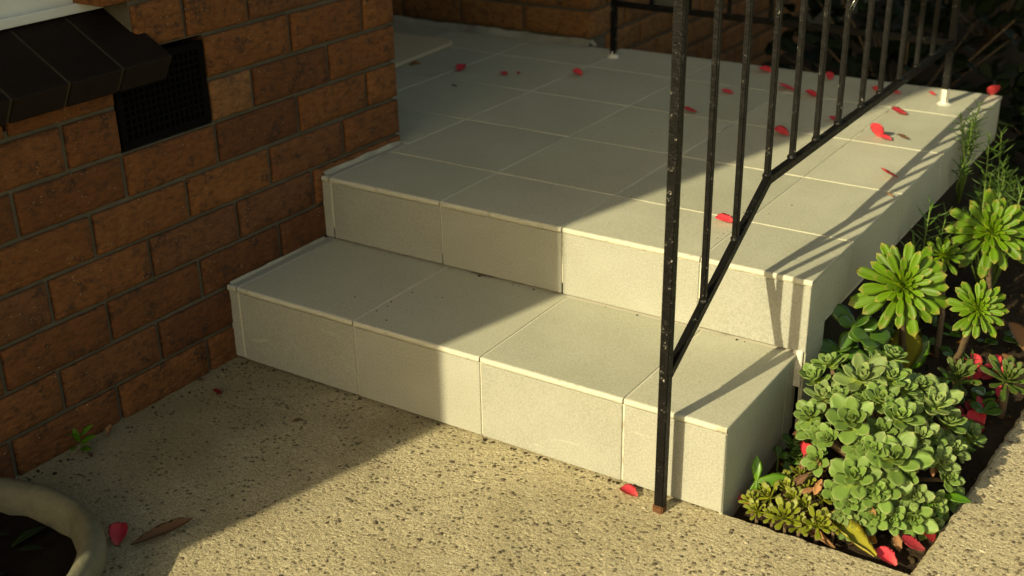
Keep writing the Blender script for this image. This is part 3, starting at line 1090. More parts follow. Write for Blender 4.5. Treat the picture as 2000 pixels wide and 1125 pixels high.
def leafset(name, m, n, L, W, T, prof, cup, bend, **kw):
    out = []
    rg = random.Random(len(name)*7)
    for i in range(n):
        me = leaf_mesh(name, L, W*rg.uniform(0.9, 1.1), T, prof, cup*rg.uniform(0.7, 1.3), bend*rg.uniform(0.5, 1.5), seed=i*3.3, **kw)
        me.materials.append(M[m])
        out.append(me)
    return out
L_AEON = leafset('aeonium_leaf', 'aeon', 4, 1.0, 0.128, 0.045, P_SPAT, 0.4, -0.05, nu=10)
L_DARK = leafset('dull_leaf', 'aeon_dark', 3, 1.0, 0.15, 0.05, P_SPAT, 0.4, 0.05)
L_ECHE = leafset('echeveria_leaf', 'eche', 4, 1.0, 0.33, 0.09, P_OBOV, 0.34, 0.12)
L_ECHE2 = leafset('pale_echeveria_leaf', 'eche2', 3, 1.0, 0.27, 0.09, P_OBOV, 0.40, 0.16)
L_SED = leafset('sedum_leaf', 'sedum', 3, 1.0, 0.17, 0.09, P_SPAT, 0.3, 0.08)
L_JADE = leafset('jade_leaf', 'jade', 3, 1.0, 0.36, 0.10, P_ROUND, 0.25, -0.05)
L_GLOS = leafset('seedling_leaf', 'glossy', 3, 1.0, 0.22, 0.012, P_OVAL, 0.0, -0.15, fold=0.35)

def soil_pt(x, y):
    return (x, y, soil_z(x, y)-0.004)

# ------------------------------------------------------------------ big aeoniums on woody stems
rg = random.Random(21)
AEO = [((1.213, 0.500, 0.247), 0.094, (0.36, -0.78, 0.52), 'large lime green rosette succulent closest to the tiled landing, on a woody stem', (1.215, 0.66), 44),
       ((1.267, 0.950, 0.210), 0.096, (0.34, -0.74, 0.58), 'tall lime green rosette succulent at the right edge of the picture', (1.290, 1.03), 44),
       ((1.340, 0.540, 0.216), 0.059, (0.36, -0.76, 0.54), 'medium lime green rosette succulent on a bare leaning brown stem', (1.262, 0.700), 36),
       ((1.198, 0.850, 0.179), 0.052, (0.10, -0.55, 0.83), 'small half-open rosette succulent between the two largest rosettes', (1.225, 0.80), 20)]
for P, r, ax, lab, bs, no in AEO:
    root = empty('aeonium', soil_pt(*bs))
    tag(root, lab, 'succulent', 'rosette succulents on stems')
    off = Vector(root.location)
    a = Vector((0, 0, 0))
    b = Vector(P)-off - Vector(ax).normalized()*0.012
    mid = (a+b)*0.5 + Vector((rg.uniform(-.012, .012), rg.uniform(-.01, .01), -0.012))
    tube('stem', [a-Vector((0, 0, 0.01)), a.lerp(mid, 0.5), mid, mid.lerp(b, 0.55)+Vector((0, 0, 0.002)), b], [0.0075, 0.0065, 0.006, 0.0066, 0.008], M['stem'], root, 9)
    rosette(root, P, r, ax, L_AEON, M['aeon'], no, 14, -10, 74, rg.uniform(0, 6), rg, off=off, scale_in=0.18)
for P, r, ax, lab, no in (((1.315, 0.586, 0.045), 0.050, (0.1, -0.4, 0.9), 'dull brownish green rosette low beside the fallen red petals', 16),
                          ((1.398, 0.610, 0.050), 0.058, (0.15, -0.35, 0.9), 'dark green rosette of narrow spoon leaves at the path edge on the right', 22)):
    root = empty('aeonium', soil_pt(P[0], P[1]))
    tag(root, lab, 'succulent', 'rosette succulents on stems')
    off = Vector(root.location)
    tube('stem', [(0, 0, -0.01), Vector(P)-off], [0.008, 0.008], M['stem'], root, 8)
    rosette(root, P, r, ax, L_DARK, M['aeon_dark'], no, 8, 8, 72, rg.uniform(0, 6), rg, off=off)

# ------------------------------------------------------------------ the big grey-green clump
CL = [(1.229,0.241,0.175,0.036),(1.246,0.152,0.145,0.037),(1.309,0.191,0.151,0.028),(1.344,0.275,0.141,0.038),(1.168,0.180,0.119,0.024),(1.136,0.286,0.128,0.022),(1.388,0.361,0.052,0.025),(1.323,0.137,0.105,0.039),(1.277,0.093,0.084,0.028),(1.345,0.199,0.125,0.022),(1.378,0.212,0.080,0.021),(1.390,0.218,0.050,0.022),(1.257,0.076,0.057,0.018),(1.154,0.311,0.151,0.020),(1.242,0.368,0.164,0.022),(1.224,0.328,0.168,0.018),(1.268,0.125,0.123,0.018),(1.281,0.076,0.049,0.020),(1.318,0.087,0.029,0.021),(1.364,0.131,0.017,0.023),(1.339,0.102,0.022,0.016),(1.320,0.106,0.070,0.024),(1.291,0.070,0.017,0.016),(1.270,0.068,0.029,0.016),(1.343,0.139,0.083,0.023),(1.180,0.209,0.143,0.021),(1.274,0.204,0.168,0.022),(1.313,0.288,0.163,0.022),(1.367,0.285,0.112,0.021),(1.220,0.126,0.118,0.020),(1.361,0.141,0.050,0.021),(1.384,0.173,0.025,0.020),(1.304,0.094,0.067,0.020),(1.209,0.197,0.157,0.020),(1.297,0.252,0.171,0.020),(1.291,0.129,0.120,0.020),(1.199,0.137,0.116,0.019),(1.357,0.177,0.097,0.021),(1.385,0.264,0.079,0.020),(1.384,0.162,-0.010,0.017),(1.272,0.262,0.179,0.022)]
cc = Vector((1.262, 0.27, -0.02))
clump = empty('succulent_clump', soil_pt(1.262, 0.27))
tag(clump, 'large mound of grey-green fleshy rosettes at the front of the garden bed', 'succulent')
off = Vector(clump.location)
rg = random.Random(8)
for x, y, z, r in CL:
    P = Vector((x, y, z))
    out = (P-cc)
    out.z *= 1.1
    r *= rg.uniform(0.82, 1.15)
    ax = out.normalized()*0.75 + Vector((0.10, -0.35, 0.42)) + Vector((rg.uniform(-.22, .22), rg.uniform(-.22, .22), rg.uniform(-.1, .2)))
    pale = rg.random() < 0.4
    rosette(clump, P, r*1.68, ax, L_ECHE2 if pale else L_ECHE, M['eche2'] if pale else M['eche'], 7, 8, rg.uniform(2, 26), 72, rg.uniform(0, 6), rg, off=off, scale_in=0.38)
    a = cc-off + (P-cc)*0.25
    b = P-off-ax.normalized()*0.006
    tube('stem', [a*0.6, a, b], [0.005, 0.0045, 0.004], M['stem'], clump, 6)

for i in range(60):                      # younger heads down inside the mound
    a_, e_ = rg.uniform(0, 6.28), rg.uniform(0.05, 1.3)
    dr = Vector((math.cos(a_)*math.cos(e_)*0.132, math.sin(a_)*math.cos(e_)*0.182, math.sin(e_)*0.178))
    rosette(clump, cc+dr, rg.uniform(0.030, 0.040), dr.normalized()+Vector((0.1, -0.3, 0.3)), L_ECHE, M['eche'], 0, 13, 8, 70, rg.uniform(0, 6), rg, off=off, scale_in=0.4)

# ------------------------------------------------------------------ small yellow-green succulent at the front corner
YE = [(1.149,0.068,0.030,0.022),(1.192,0.028,0.030,0.025),(1.194,0.113,0.034,0.023),(1.241,0.040,0.026,0.024),(1.188,0.075,0.036,0.018),(1.142,0.032,0.022,0.017),(1.172,0.149,0.036,0.017),(1.226,0.103,0.034,0.017),(1.210,0.063,0.036,0.018),(1.169,0.030,0.024,0.015),(1.155,0.121,0.032,0.018),(1.125,0.055,0.020,0.018),(1.215,0.028,0.022,0.019),(1.262,0.058,0.026,0.019),(1.168,0.095,0.036,0.019),(1.130,0.090,0.024,0.016)]
sedum = empty('yellow_succulent', soil_pt(1.19, 0.08))
tag(sedum, 'low yellow-green succulent with purplish leaf tips near the bottom step corner', 'succulent')
off = Vector(sedum.location)
for x, y, z, r in YE:
    ax = Vector((x-1.19, y-0.10, 0.10)).normalized() + Vector((0.05, -0.3, 0.5))
    z -= 0.016
    rosette(sedum, (x, y, z), r*1.45, ax, L_SED, M['sedum'], 11, 7, 15, 72, rg.uniform(0, 6), rg, off=off, scale_in=0.5)
    tube('stem', [(x-off.x, y-off.y, -0.01), (x-off.x, y-off.y, z-off.z)], [0.003, 0.003], M['stem'], sedum, 6)

# ------------------------------------------------------------------ smaller leafy plants
def leaf_obj(parent, off, meshes, P, d, nrm, L, wscale=1.0, m=None):
    """one leaf with its base at P growing along d"""
    d = Vector(d).normalized()
    nrm = Vector(nrm)
    nrm = (nrm - d*nrm.dot(d)).normalized()
    xx = d.cross(nrm)
    M4 = Matrix(((xx.x*L*wscale, d.x*L, nrm.x*L, P[0]-off[0]), (xx.y*L*wscale, d.y*L, nrm.y*L, P[1]-off[1]), (xx.z*L*wscale, d.z*L, nrm.z*L, P[2]-off[2]), (0, 0, 0, 1)))
    o = bpy.data.objects.new('leaf', random.choice(meshes))
    COL.objects.link(o)
    o.parent = parent
    o.matrix_basis = M4
    return o
toCam = Vector((0.35, -0.70, 0.62))
# jade-like plant against the landing side
jade = empty('jade_plant', soil_pt(1.165, 0.46))
tag(jade, 'glossy round-leaved plant tucked against the side of the landing', 'plant')
off = Vector(jade.location)
rg = random.Random(31)
for bx_, by_, bz_ in ((1.150, 0.43, 0.115), (1.176, 0.455, 0.150), (1.185, 0.44, 0.105), (1.145, 0.46, 0.170), (1.165, 0.425, 0.075), (1.135, 0.42, 0.13), (1.20, 0.47, 0.135), (1.205, 0.45, 0.085)):
    tip = Vector((bx_, by_, bz_))
    tube('stem', [(0, 0, -0.01), (tip-off)*0.55, tip-off], [0.005, 0.004, 0.003], M['gstem'], jade, 6)
    for i in range(5):
        a = i*2.4+rg.uniform(0, 1)
        d = Vector((math.cos(a)*0.8, math.sin(a)*0.8-0.25, rg.uniform(-0.1, 0.7)))
        leaf_obj(jade, off, L_JADE, tip, d, toCam+Vector((0, 0, 0.3)), rg.uniform(0.038, 0.052))
# seedling with pointed bright leaves
seed = empty('seedling', soil_pt(1.118, 0.105))
tag(seed, 'bright green pointed-leaf seedling beside the bottom step corner', 'plant')
off = Vector(seed.location)
tp = Vector((1.117, 0.085, 0.028))
tube('stem', [(0, 0, -0.01), tp-off], [0.002, 0.0016], M['gstem'], seed, 6)
for d, L in (((0.85, 0.35, 0.12), 0.062), ((-0.12, 0.25, 0.85), 0.042), ((-0.05, -0.35, -0.75), 0.046), ((-0.35, 0.35, -0.2), 0.030), ((0.3, -0.2, -0.7), 0.034)):
    leaf_obj(seed, off, L_GLOS, tp, d, toCam, L)
# low dark herbs between step and clump
herb = empty('herb', soil_pt(1.125, 0.21))
tag(herb, 'low dark green leafy herb in the shadow of the bottom step', 'plant')
off = Vector(herb.location)
rg = random.Random(5)
for i in range(9):
    p = Vector((1.107+rg.uniform(0, .05), 0.17+rg.uniform(0, .11), rg.uniform(-0.005, 0.02)))
    tube('stem', [(p.x-off.x, p.y-off.y, -0.012), p-off], [0.0016, 0.0014], M['gstem'], herb, 5)
    for j in range(4):
        a = rg.uniform(0, 6.28)
        leaf_obj(herb, off, L_JADE, p, (math.cos(a), math.sin(a), rg.uniform(0.0, 0.6)), (0.2, -0.3, 1), rg.uniform(0.018, 0.028))
ug = empty('ground_cover', soil_pt(1.28, 0.62))
tag(ug, 'low scattered green leaves on the soil among the rosette stems', 'plant')
off = Vector(ug.location)
rg = random.Random(15)
for i in range(34):
    x_, y_ = rg.uniform(1.13, 1.38), rg.uniform(0.42, 1.0)
    p = Vector((x_, y_, soil_z(x_, y_)+rg.uniform(0.0, 0.03)))
    for j in range(4):
        a = rg.uniform(0, 6.28)
        leaf_obj(ug, off, L_JADE if i % 2 else L_GLOS, p, (math.cos(a), math.sin(a), rg.uniform(0.1, 0.7)), (0.2, -0.3, 1), rg.uniform(0.018, 0.034))
# small rosette on a bare twig
tw = empty('small_rosette', soil_pt(1.165, 0.235))
tag(tw, 'single small pale rosette left of the big clump, on a thin brown twig', 'succulent')
off = Vector(tw.location)
tube('stem', [(0, 0, -0.01), (-0.012, 0.01, 0.03), (-0.022, 0.015, 0.045)], [0.003, 0.003, 0.003], M['stem'], tw, 6)
rosette(tw, (1.143, 0.25, 0.018), 0.026, (0.0, -0.4, 0.9), L_ECHE, M['eche'], 7, 6, 12, 70, 1.0, rg, off=off)
# broad upright leaf behind the clump
br = empty('broad_leaf_plant', soil_pt(1.205, 0.60))
tag(br, 'upright broad yellow-green leaves behind the big clump', 'plant')
off = Vector(br.location)
L_BROAD = leafset('broad_leaf', 'dry_yellow', 2, 1.0, 0.24, 0.012, P_OVAL, 0.0, -0.1, fold=0.25, wav=0.02)
L_BROADG = leafset('broad_green_leaf', 'glossy', 2, 1.0, 0.24, 0.012, P_OVAL, 0.0, -0.1, fold=0.25, wav=0.02)
tube('stem', [(0, 0, -0.01), (0, 0, 0.035)], [0.003, 0.003], M['gstem'], br, 6)
leaf_obj(br, off, L_BROAD, (1.205, 0.6, 0.02), (0.05, -0.05, 1), toCam, 0.125)
leaf_obj(br, off, L_BROADG, (1.205, 0.6, 0.02), (-0.35, -0.05, 0.9), toCam, 0.105)
leaf_obj(br, off, L_BROADG, (1.205, 0.6, 0.02), (0.45, 0.3, 0.8), toCam, 0.085)
# pointed leaves poking out by the path edge
sp = empty('seedling', soil_pt(1.385, 0.195))
tag(sp, 'pointed green leaf poking from the clump over the right-hand path', 'plant')
off = Vector(sp.location)
tube('stem', [(0, 0, -0.01), (0.004, 0.0, 0.055)], [0.002, 0.0016], M['gstem'], sp, 6)
for d, L in (((0.9, 0.25, 0.08), 0.05), ((-0.2, -0.8, 0.1), 0.045), ((0.3, -0.7, -0.5), 0.04)):
    leaf_obj(sp, off, L_GLOS, (1.389, 0.195, 0.03), d, (0.1, -0.3, 1), L)
# weed at the foot of the wall
wd = empty('weed', (0.018, -0.425, 0.0))
tag(wd, 'small green weed growing at the foot of the brick wall', 'plant')
off = Vector(wd.location)
for i in range(8):
    a = i*2.4
    leaf_obj(wd, off, L_GLOS, (0.022, -0.42+0.005*math.sin(a), 0.004+0.004*i), (0.45+0.4*math.cos(a), 0.75*math.sin(a), 0.35+0.06*i), (0.2, -0.3, 1), 0.030)

# needle-leaved sprigs
def sprig(label, base, tips, nl=0.028, dens=26, grp='needle-leaved sprigs by the landing', seed=1):
    rg_ = random.Random(seed)
    root = empty('needle_plant', base)
    tag(root, label, 'plant', grp)
    off = Vector(root.location)
    src = leaf_mesh('needle', 1.0, 0.068, 0.05, P_LANCE, 0.3, 0.12, nu=4, nv=2)
    co = [v_.co.copy() for v_ in src.vertices]
    cl = [tuple(c.color) for c in src.attributes['lf'].data]
    fc = [tuple(p.vertices) for p in src.polygons]
    bpy.data.meshes.remove(src)
    vs_, fs_, ls_ = [], [], []
    bm_ = bmesh.new()
    for tip in tips:
        a, b = Vector((0, 0, -0.008)), Vector(tip)-off
        mid = (a+b)/2 + Vector((rg_.uniform(-.012, .012), rg_.uniform(-.012, .012), -0.01))
        bm_tube(bm_, [a, mid, b], [0.0026, 0.0022, 0.0014], 5)
        for i in range(dens):
            t = 1-0.30*(i/dens)**1.2
            p = a*(1-t)**2 + mid*2*t*(1-t) + b*t*t
            dr = ((b-mid)).normalized()
            az = i*2.4
            s = dr.cross(Vector((0.3, 0.2, 0.9))).normalized()
            u_ = dr.cross(s)
            side = s*math.cos(az)+u_*math.sin(az)
            d = (side + dr*rg_.uniform(0.1, 0.7)*(2.5 if i < 5 else 1)).normalized()
            nr = dr - d*dr.dot(d)
            nr = nr.normalized() if nr.length > 1e-3 else u_
            xx = d.cross(nr)
            L = nl*rg_.uniform(0.7, 1.15)*(0.6 if i < 5 else 1)
            bse = len(vs_)
            vs_ += [p + (xx*c.x + d*c.y + nr*c.z)*L for c in co]
            ls_ += cl
            fs_ += [tuple(bse+q for q in f_) for f_ in fc]
    from_bm('stem', bm_, M['gstem'], root, True)
    me = bpy.data.meshes.new('needles')
    me.from_pydata(vs_, [], fs_)
    at = me.attributes.new('lf', 'FLOAT_COLOR', 'POINT')
    at.data.foreach_set('color', [c for x in ls_ for c in x])
    me.update()
    kind(mobj('needles', me, M['needle'], root, True), 'stuff')
    return root
rs = random.Random(12)
def cloud(n, c, r):
    return [(c[0]+rs.uniform(-r[0], r[0]), c[1]+rs.uniform(-r[1], r[1]), c[2]+rs.uniform(-r[2], r[2])) for _ in range(n)]
sprig('needle-leaved plant hanging over the far right edge of the landing', (1.128, 1.26, 0.16), [(1.120, 1.20, 0.375), (1.122, 1.31, 0.345), (1.118, 1.39, 0.36), (1.128, 1.28, 0.30), (1.13, 1.34, 0.30), (1.135, 1.22, 0.26), (1.116, 1.35, 0.33)], 0.034, 22, seed=2)
sprig('dark needle-leaved sprig close to the landing side, above the large rosettes', (1.15, 0.90, -0.03), [(1.150, 0.90, 0.265), (1.145, 0.83, 0.20), (1.165, 0.99, 0.22), (1.14, 0.95, 0.16)], 0.044, 18, seed=3)
sprig('bushy needle-leaved plant behind the tallest rosette at the right edge', (1.24, 1.14, -0.03), cloud(26, (1.245, 1.17, 0.22), (0.07, 0.16, 0.11)), 0.042, 20, seed=4)
sprig('tiny needle-leaved sprig among the fallen red petals', (1.312, 0.70, -0.03), [(1.316, 0.698, 0.045), (1.30, 0.69, 0.03)], 0.022, 18, seed=5)
sprig('small dark needle sprigs low under the landing edge', (1.15, 0.74, -0.03), cloud(14, (1.148, 0.78, 0.10), (0.025, 0.17, 0.07)), 0.032, 18, seed=6)
sprig('low dark needle-leaved plant under the far part of the landing edge', (1.15, 1.45, -0.03), cloud(16, (1.16, 1.42, 0.10), (0.03, 0.2, 0.07)), 0.034, 18, seed=9)

# ------------------------------------------------------------------ dark shrubs at the back
def shrub(label, base, rx, ry, rz, n, ls, seed):
    rg_ = random.Random(seed)
    root = empty('garden_shrub', base)
    tag(root, label, 'shrub', 'dark shrubs behind the landing')
    src = leaf_mesh('shrub_leaf', 1.0, 0.40, 0.012, P_ROUND, 0.15, -0.2, nu=6, nv=4, fold=0.1)
    co = [v_.co.copy() for v_ in src.vertices]
    cl = [tuple(c.color) for c in src.attributes['lf'].data]
    fc = [tuple(p.vertices) for p in src.polygons]
    bpy.data.meshes.remove(src)
    vs_, fs_, ls_ = [], [], []
    bm_ = bmesh.new()
    for i in range(n):
        u = rg_.random()**0.4
        th, ph = rg_.uniform(0, 6.28), math.acos(rg_.uniform(-0.2, 1))
        p = Vector((rx*u*math.sin(ph)*math.cos(th), ry*u*math.sin(ph)*math.sin(th), rz*(0.35+0.65*u*math.cos(ph))))
        d = (p.normalized()*0.7 + Vector((rg_.uniform(-1, 1), rg_.uniform(-1, 1), rg_.uniform(-.5, .5)))).normalized()
        nr = Vector((rg_.uniform(-.5, .5), rg_.uniform(-.8, .2), 1))
        nr = (nr-d*nr.dot(d)).normalized()
        xx = d.cross(nr)
        L = ls*rg_.uniform(0.6, 1.25)
        b = len(vs_)
        vs_ += [p+(xx*c.x+d*c.y+nr*c.z)*L for c in co]
        ls_ += cl
        fs_ += [tuple(b+q for q in f_) for f_ in fc]
        if i % 9 == 0:
            bm_tube(bm_, [(rg_.uniform(-.03, .03), rg_.uniform(-.03, .03), -0.04), p*0.55, p], [0.006, 0.004, 0.002], 5)
    from_bm('stem', bm_, M['stem'], root, True)
    me = bpy.data.meshes.new('crown')
    me.from_pydata(vs_, [], fs_)
    at = me.attributes.new('lf', 'FLOAT_COLOR', 'POINT')
    at.data.foreach_set('color', [c for x in ls_ for c in x])
    me.update()
    mobj('crown', me, M['shrub'], root, True)
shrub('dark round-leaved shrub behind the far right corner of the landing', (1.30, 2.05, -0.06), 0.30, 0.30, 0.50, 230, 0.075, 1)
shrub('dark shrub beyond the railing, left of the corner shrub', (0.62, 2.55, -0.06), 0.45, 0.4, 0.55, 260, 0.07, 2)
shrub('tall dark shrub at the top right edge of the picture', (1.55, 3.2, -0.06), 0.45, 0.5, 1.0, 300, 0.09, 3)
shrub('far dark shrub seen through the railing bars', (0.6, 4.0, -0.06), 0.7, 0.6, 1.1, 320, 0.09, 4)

# ------------------------------------------------------------------ petals and fallen leaves
def petal_set(m, n, cup, bend, wav=0.02):
    out = []
    for i in range(n):
        me = leaf_mesh('petal', 1.0, 0.33+0.04*i, 0.012, P_PETAL, cup*(0.35+0.25*i), bend*(0.8 if i % 2 else 0.35), nu=14, nv=8, wav=wav, seed=i*5.1+cup)
        me.materials.append(M[m])
        out.append(me)
    return out
PET = petal_set('petal', 4, 0.55, 0.30)
PETD = petal_set('petal_dark', 3, 0.6, 0.3, 0.05)
DRY = [leaf_mesh('dry_leaf', 1.0, w, 0.008, P_OVAL, c_, b_, nu=10, nv=6, fold=0.2, wav=0.05, seed=w*9) for w, c_, b_ in ((0.24, 0.5, -0.2), (0.17, 0.7, 0.15), (0.10, 0.9, 0.1))]
def mesh_mat(me, m):
    c_ = me.copy()
    c_.materials.clear()
    c_.materials.append(M[m])
    return c_
def lie(name, me, P, L, az, tilt=0.0, roll=0.0, label=None, cat=None, grp=None, lift=0.004):
    o = link(bpy.data.objects.new(name, me))
    o.matrix_basis = Matrix.Translation((P[0], P[1], P[2]+lift)) @ Matrix.Rotation(R(az), 4, 'Z') @ Matrix.Rotation(R(tilt), 4, 'X') @ Matrix.Rotation(R(roll), 4, 'Y') @ Matrix.Diagonal((L, L, L, 1)) @ Matrix.Translation((0, -0.5, 0))
    tag(o, label, cat, grp)
    return o
GP = 'fallen red petals'
def petal(P, L, az, label, tilt=0, roll=0, dark=False, i=0, lift=0.004):
    L *= 1.02 if P[2] > 0.2 else 0.90
    lie('flower_petal', (PETD if dark else PET)[i % (3 if dark else 4)], P, L, az, tilt, roll, label, 'petal', GP, lift)
zl = ZL
petal((-0.269, 1.217, zl), 0.040, 20, 'dark red petal nearest the doormat on the landing', i=1)
petal((-0.132, 1.234, zl), 0.030, 60, 'dark red petal to the right of the one by the doormat', i=0)
petal((-0.100, 1.259, zl), 0.014, 10, 'tiny red petal scrap on the shaded landing', i=2)
petal((0.049, 1.329, zl), 0.034, 80, 'red petal on the shaded landing in front of the back wall corner', i=3)
petal((0.488, 1.360, zl), 0.036, 70, 'thin red petal between the first and second railing bars', i=0)
petal((0.481, 1.144, zl), 0.034, 100, 'red petal half hidden behind the front railing post', i=1)
petal((0.486, 1.620, zl), 0.042, 75, 'red petal at the far edge of the landing, between bars', i=2)
petal((0.607, 1.475, zl), 0.052, 85, 'biggest deep red petal on the shaded part of the landing', 8, 10, i=0)
petal((0.691, 1.435, zl), 0.040, 70, 'red petal just right of the biggest shaded one', i=1)
petal((0.747, 1.077, zl), 0.038, 80, 'red petal beside the bar where the rail bends, in shade', i=3)
petal((0.867, 0.485, zl), 0.040, 95, 'bright coral petal on the sunny front of the landing', 0, 0, i=2)
petal((0.814, 1.257, zl), 0.032, 70, 'red petal tucked behind the bottom rail', i=0)
petal((0.931, 1.386, zl), 0.040, 80, 'bright red petal near the far end of the sunlit tiles', i=1)
petal((0.945, 1.168, zl), 0.048, 165, 'large cupped coral petal standing up on the sunny tiles', 52, 12, i=0, lift=0.016)
petal((0.968, 1.160, zl), 0.030, 80, 'red petal lying against the large cupped one', i=2)
petal((1.055, 0.903, zl), 0.040, 78, 'crumpled red petal in the shadow of the railing', 0, 25, i=1, lift=0.007)
petal((1.090, 1.665, zl), 0.050, 200, 'red petal perched on the far right corner of the landing', 40, 10, i=0, lift=0.014)
petal((0.817, 1.564, zl), 0.026, 50, 'small red petal at the foot of a bar near the far end', i=3)
petal((0.870, 1.565, zl), 0.026, 110, 'small red petal beyond the rail, left of the far post', i=2)
petal((0.953, 1.600, zl), 0.020, 70, 'tiny red petal beside the far post', i=1)
petal((0.668, 1.632, zl), 0.034, 30, 'red petal at the back edge of the landing in shade', 20, 0, i=0, lift=0.008)
petal((0.936, -0.026, 0), 0.038, 80, 'coral petal on the concrete just left of the front post', i=2)
petal((0.081, -0.135, 0), 0.028, 75, 'dried dark red petal on the concrete near the wall', 0, 20, True, 0)
petal((0.300, -0.568, 0), 0.040, 30, 'round crimson petal on the concrete beside the planter', 25, 0, False, 3, 0.010)
petal((1.107, 0.072, -0.02), 0.036, 70, 'red petal by the bottom step corner in the bed', 10, 0, i=0, lift=0.010)
petal((1.125, 0.085, -0.02), 0.026, 150, 'red petal behind the one at the step corner', 35, 0, i=1, lift=0.012)
petal((1.152, 0.215, 0.022), 0.036, 175, 'red petal standing upright left of the brown leaf', 70, 0, i=3)
petal((1.379, 0.095, -0.02), 0.046, 110, 'pink petal at the right front corner of the bed', 20, -10, i=0, lift=0.012)
petal((1.353, 0.040, -0.02), 0.044, 72, 'dark pink petal at the front edge of the bed', 8, 0, i=2, lift=0.010)
petal((1.392, 0.140, -0.02), 0.036, 40, 'dark red petal under the clump by the right path', 15, 0, True, 1, 0.010)
petal((1.155, 0.74, -0.02), 0.034, 40, 'red petal in the dark gap below the landing edge', 40, 0, i=1, lift=0.12)
drift = [(1.286,0.765),(1.302,0.749),(1.310,0.772),(1.331,0.746),(1.334,0.795),(1.353,0.772),(1.355,0.813),(1.372,0.791),(1.316,0.724),(1.345,0.729),(1.346,0.586),(1.365,0.564),(1.371,0.523),(1.354,0.535),(1.338,0.559),(1.360,0.606),(1.337,0.828),(1.283,0.795),(1.30,0.81),(1.36,0.75),(1.375,0.66),(1.38,0.70)]
rg = random.Random(77)
for i, (x, y) in enumerate(drift):
    far = y > 0.65
    petal((x, y, soil_z(x, y)), rg.uniform(0.036, 0.048), rg.uniform(0, 360), 'crimson petal in the drift below the leaning brown stem' if far else 'crimson petal in the drift between the two dull rosettes', rg.uniform(-10, 30), rg.uniform(-25, 25), (not far) and i % 2 == 0, i, 0.010)

GL = 'fallen dry leaves'
def dleaf(P, L, az, m, label, t=0, tilt=0, roll=0, lift=0.005):
    lie('dry_leaf', mesh_mat(DRY[t], m), P, L, az, tilt, roll, label, 'leaf', GL, lift)
dleaf((-0.425, 1.205, zl), 0.040, 110, 'dry_orange', 'yellow-brown leaf at the corner of the doormat')
dleaf((-0.175, 1.051, zl), 0.022, 90, 'dry_dark', 'small curled brown leaf on the shaded landing', 1, 0, 20)
dleaf((1.000, 1.186, zl), 0.032, 80, 'dry_dark', 'shrivelled brown scrap right of the large cupped petal', 1)
dleaf((1.095, 0.784, zl), 0.018, 75, 'dry', 'pale tan seed husk on the landing edge', 1)
dleaf((0.055, -0.423, 0), 0.022, 60, 'dry_dark', 'small round dark leaf on the concrete by the wall', 0)
dleaf((0.020, -0.352, 0), 0.026, 20, 'dry', 'little tan leaf leaning at the foot of the wall', 0, 45, 0, 0.010)
dleaf((0.352, -0.525, 0), 0.105, -20, 'dry_dark', 'long curled brown leaf beside the round crimson petal', 2, 0, 30, 0.008)
dleaf((0.290, -0.136, 0), 0.020, 130, 'dry_dark', 'brown leaf scrap in the middle of the shaded concrete', 0)
dleaf((0.012, -0.118, 0), 0.024, 95, 'dry_dark', 'dark leaf scrap near the wall and bottom step', 1)
dleaf((1.182, 0.185, 0.012), 0.070, 155, 'dry', 'large brown dead leaf between the yellow succulent and the clump', 0, 50, 0, 0.012)
dleaf((1.298, 0.082, -0.02), 0.072, 62, 'dry_orange', 'orange-brown dead leaf at the front edge of the bed', 0, 5, -10, 0.016)
dleaf((1.290, 0.042, -0.02), 0.115, 66, 'dry_yellow', 'long yellowing leaf along the concrete edge of the bed', 1, 2, 0, 0.024)
dleaf((1.235, 0.038, -0.02), 0.090, 70, 'dry', 'thin tan leaf strip left of the long yellowing leaf', 2, 0, 0, 0.010)
dleaf((1.128, 0.060, -0.02), 0.036, 20, 'dry', 'crumpled tan leaf below the step corner petals', 0, 20, 30, 0.008)
dleaf((1.36, 0.915, -0.02), 0.085, 40, 'dry', 'large tan leaf at the right edge, behind the petals', 0, 35, 0, 0.030)
dleaf((1.30, 0.90, -0.02), 0.090, 150, 'dry_dark', 'big dull brown leaf behind the leaning stem', 0, 50, 0, 0.035)

rg = random.Random(91)
for i in range(26):
    x, y = rg.uniform(1.10, 1.40), rg.uniform(0.04, 1.05)
    dleaf((x, y, soil_z(x, y)), rg.uniform(0.025, 0.055), rg.uniform(0, 360), rg.choice(['dry', 'dry_dark', 'dry_dark', 'dry_orange']), 'dead leaf lying in the litter between the bed plants', rg.randrange(3), rg.uniform(-15, 25), rg.uniform(-25, 25), 0.010)

for i in range(16):                      # withered leaves hanging in the clump
    a_, e_ = rg.uniform(3.4, 6.2), rg.uniform(0.0, 0.7)
    p = cc + Vector((math.cos(a_)*math.cos(e_)*0.145, math.sin(a_)*math.cos(e_)*0.20, math.sin(e_)*0.17))
    o = leaf_obj(clump, Vector(clump.location), [mesh_mat(DRY[i % 2], 'dry' if i % 3 else 'dry_dark')], p, (rg.uniform(-1, 1), -0.6, rg.uniform(-1, 0.2)), (0.2, -0.6, 0.5), rg.uniform(0.02, 0.034))
    o.name = 'withered_leaf'

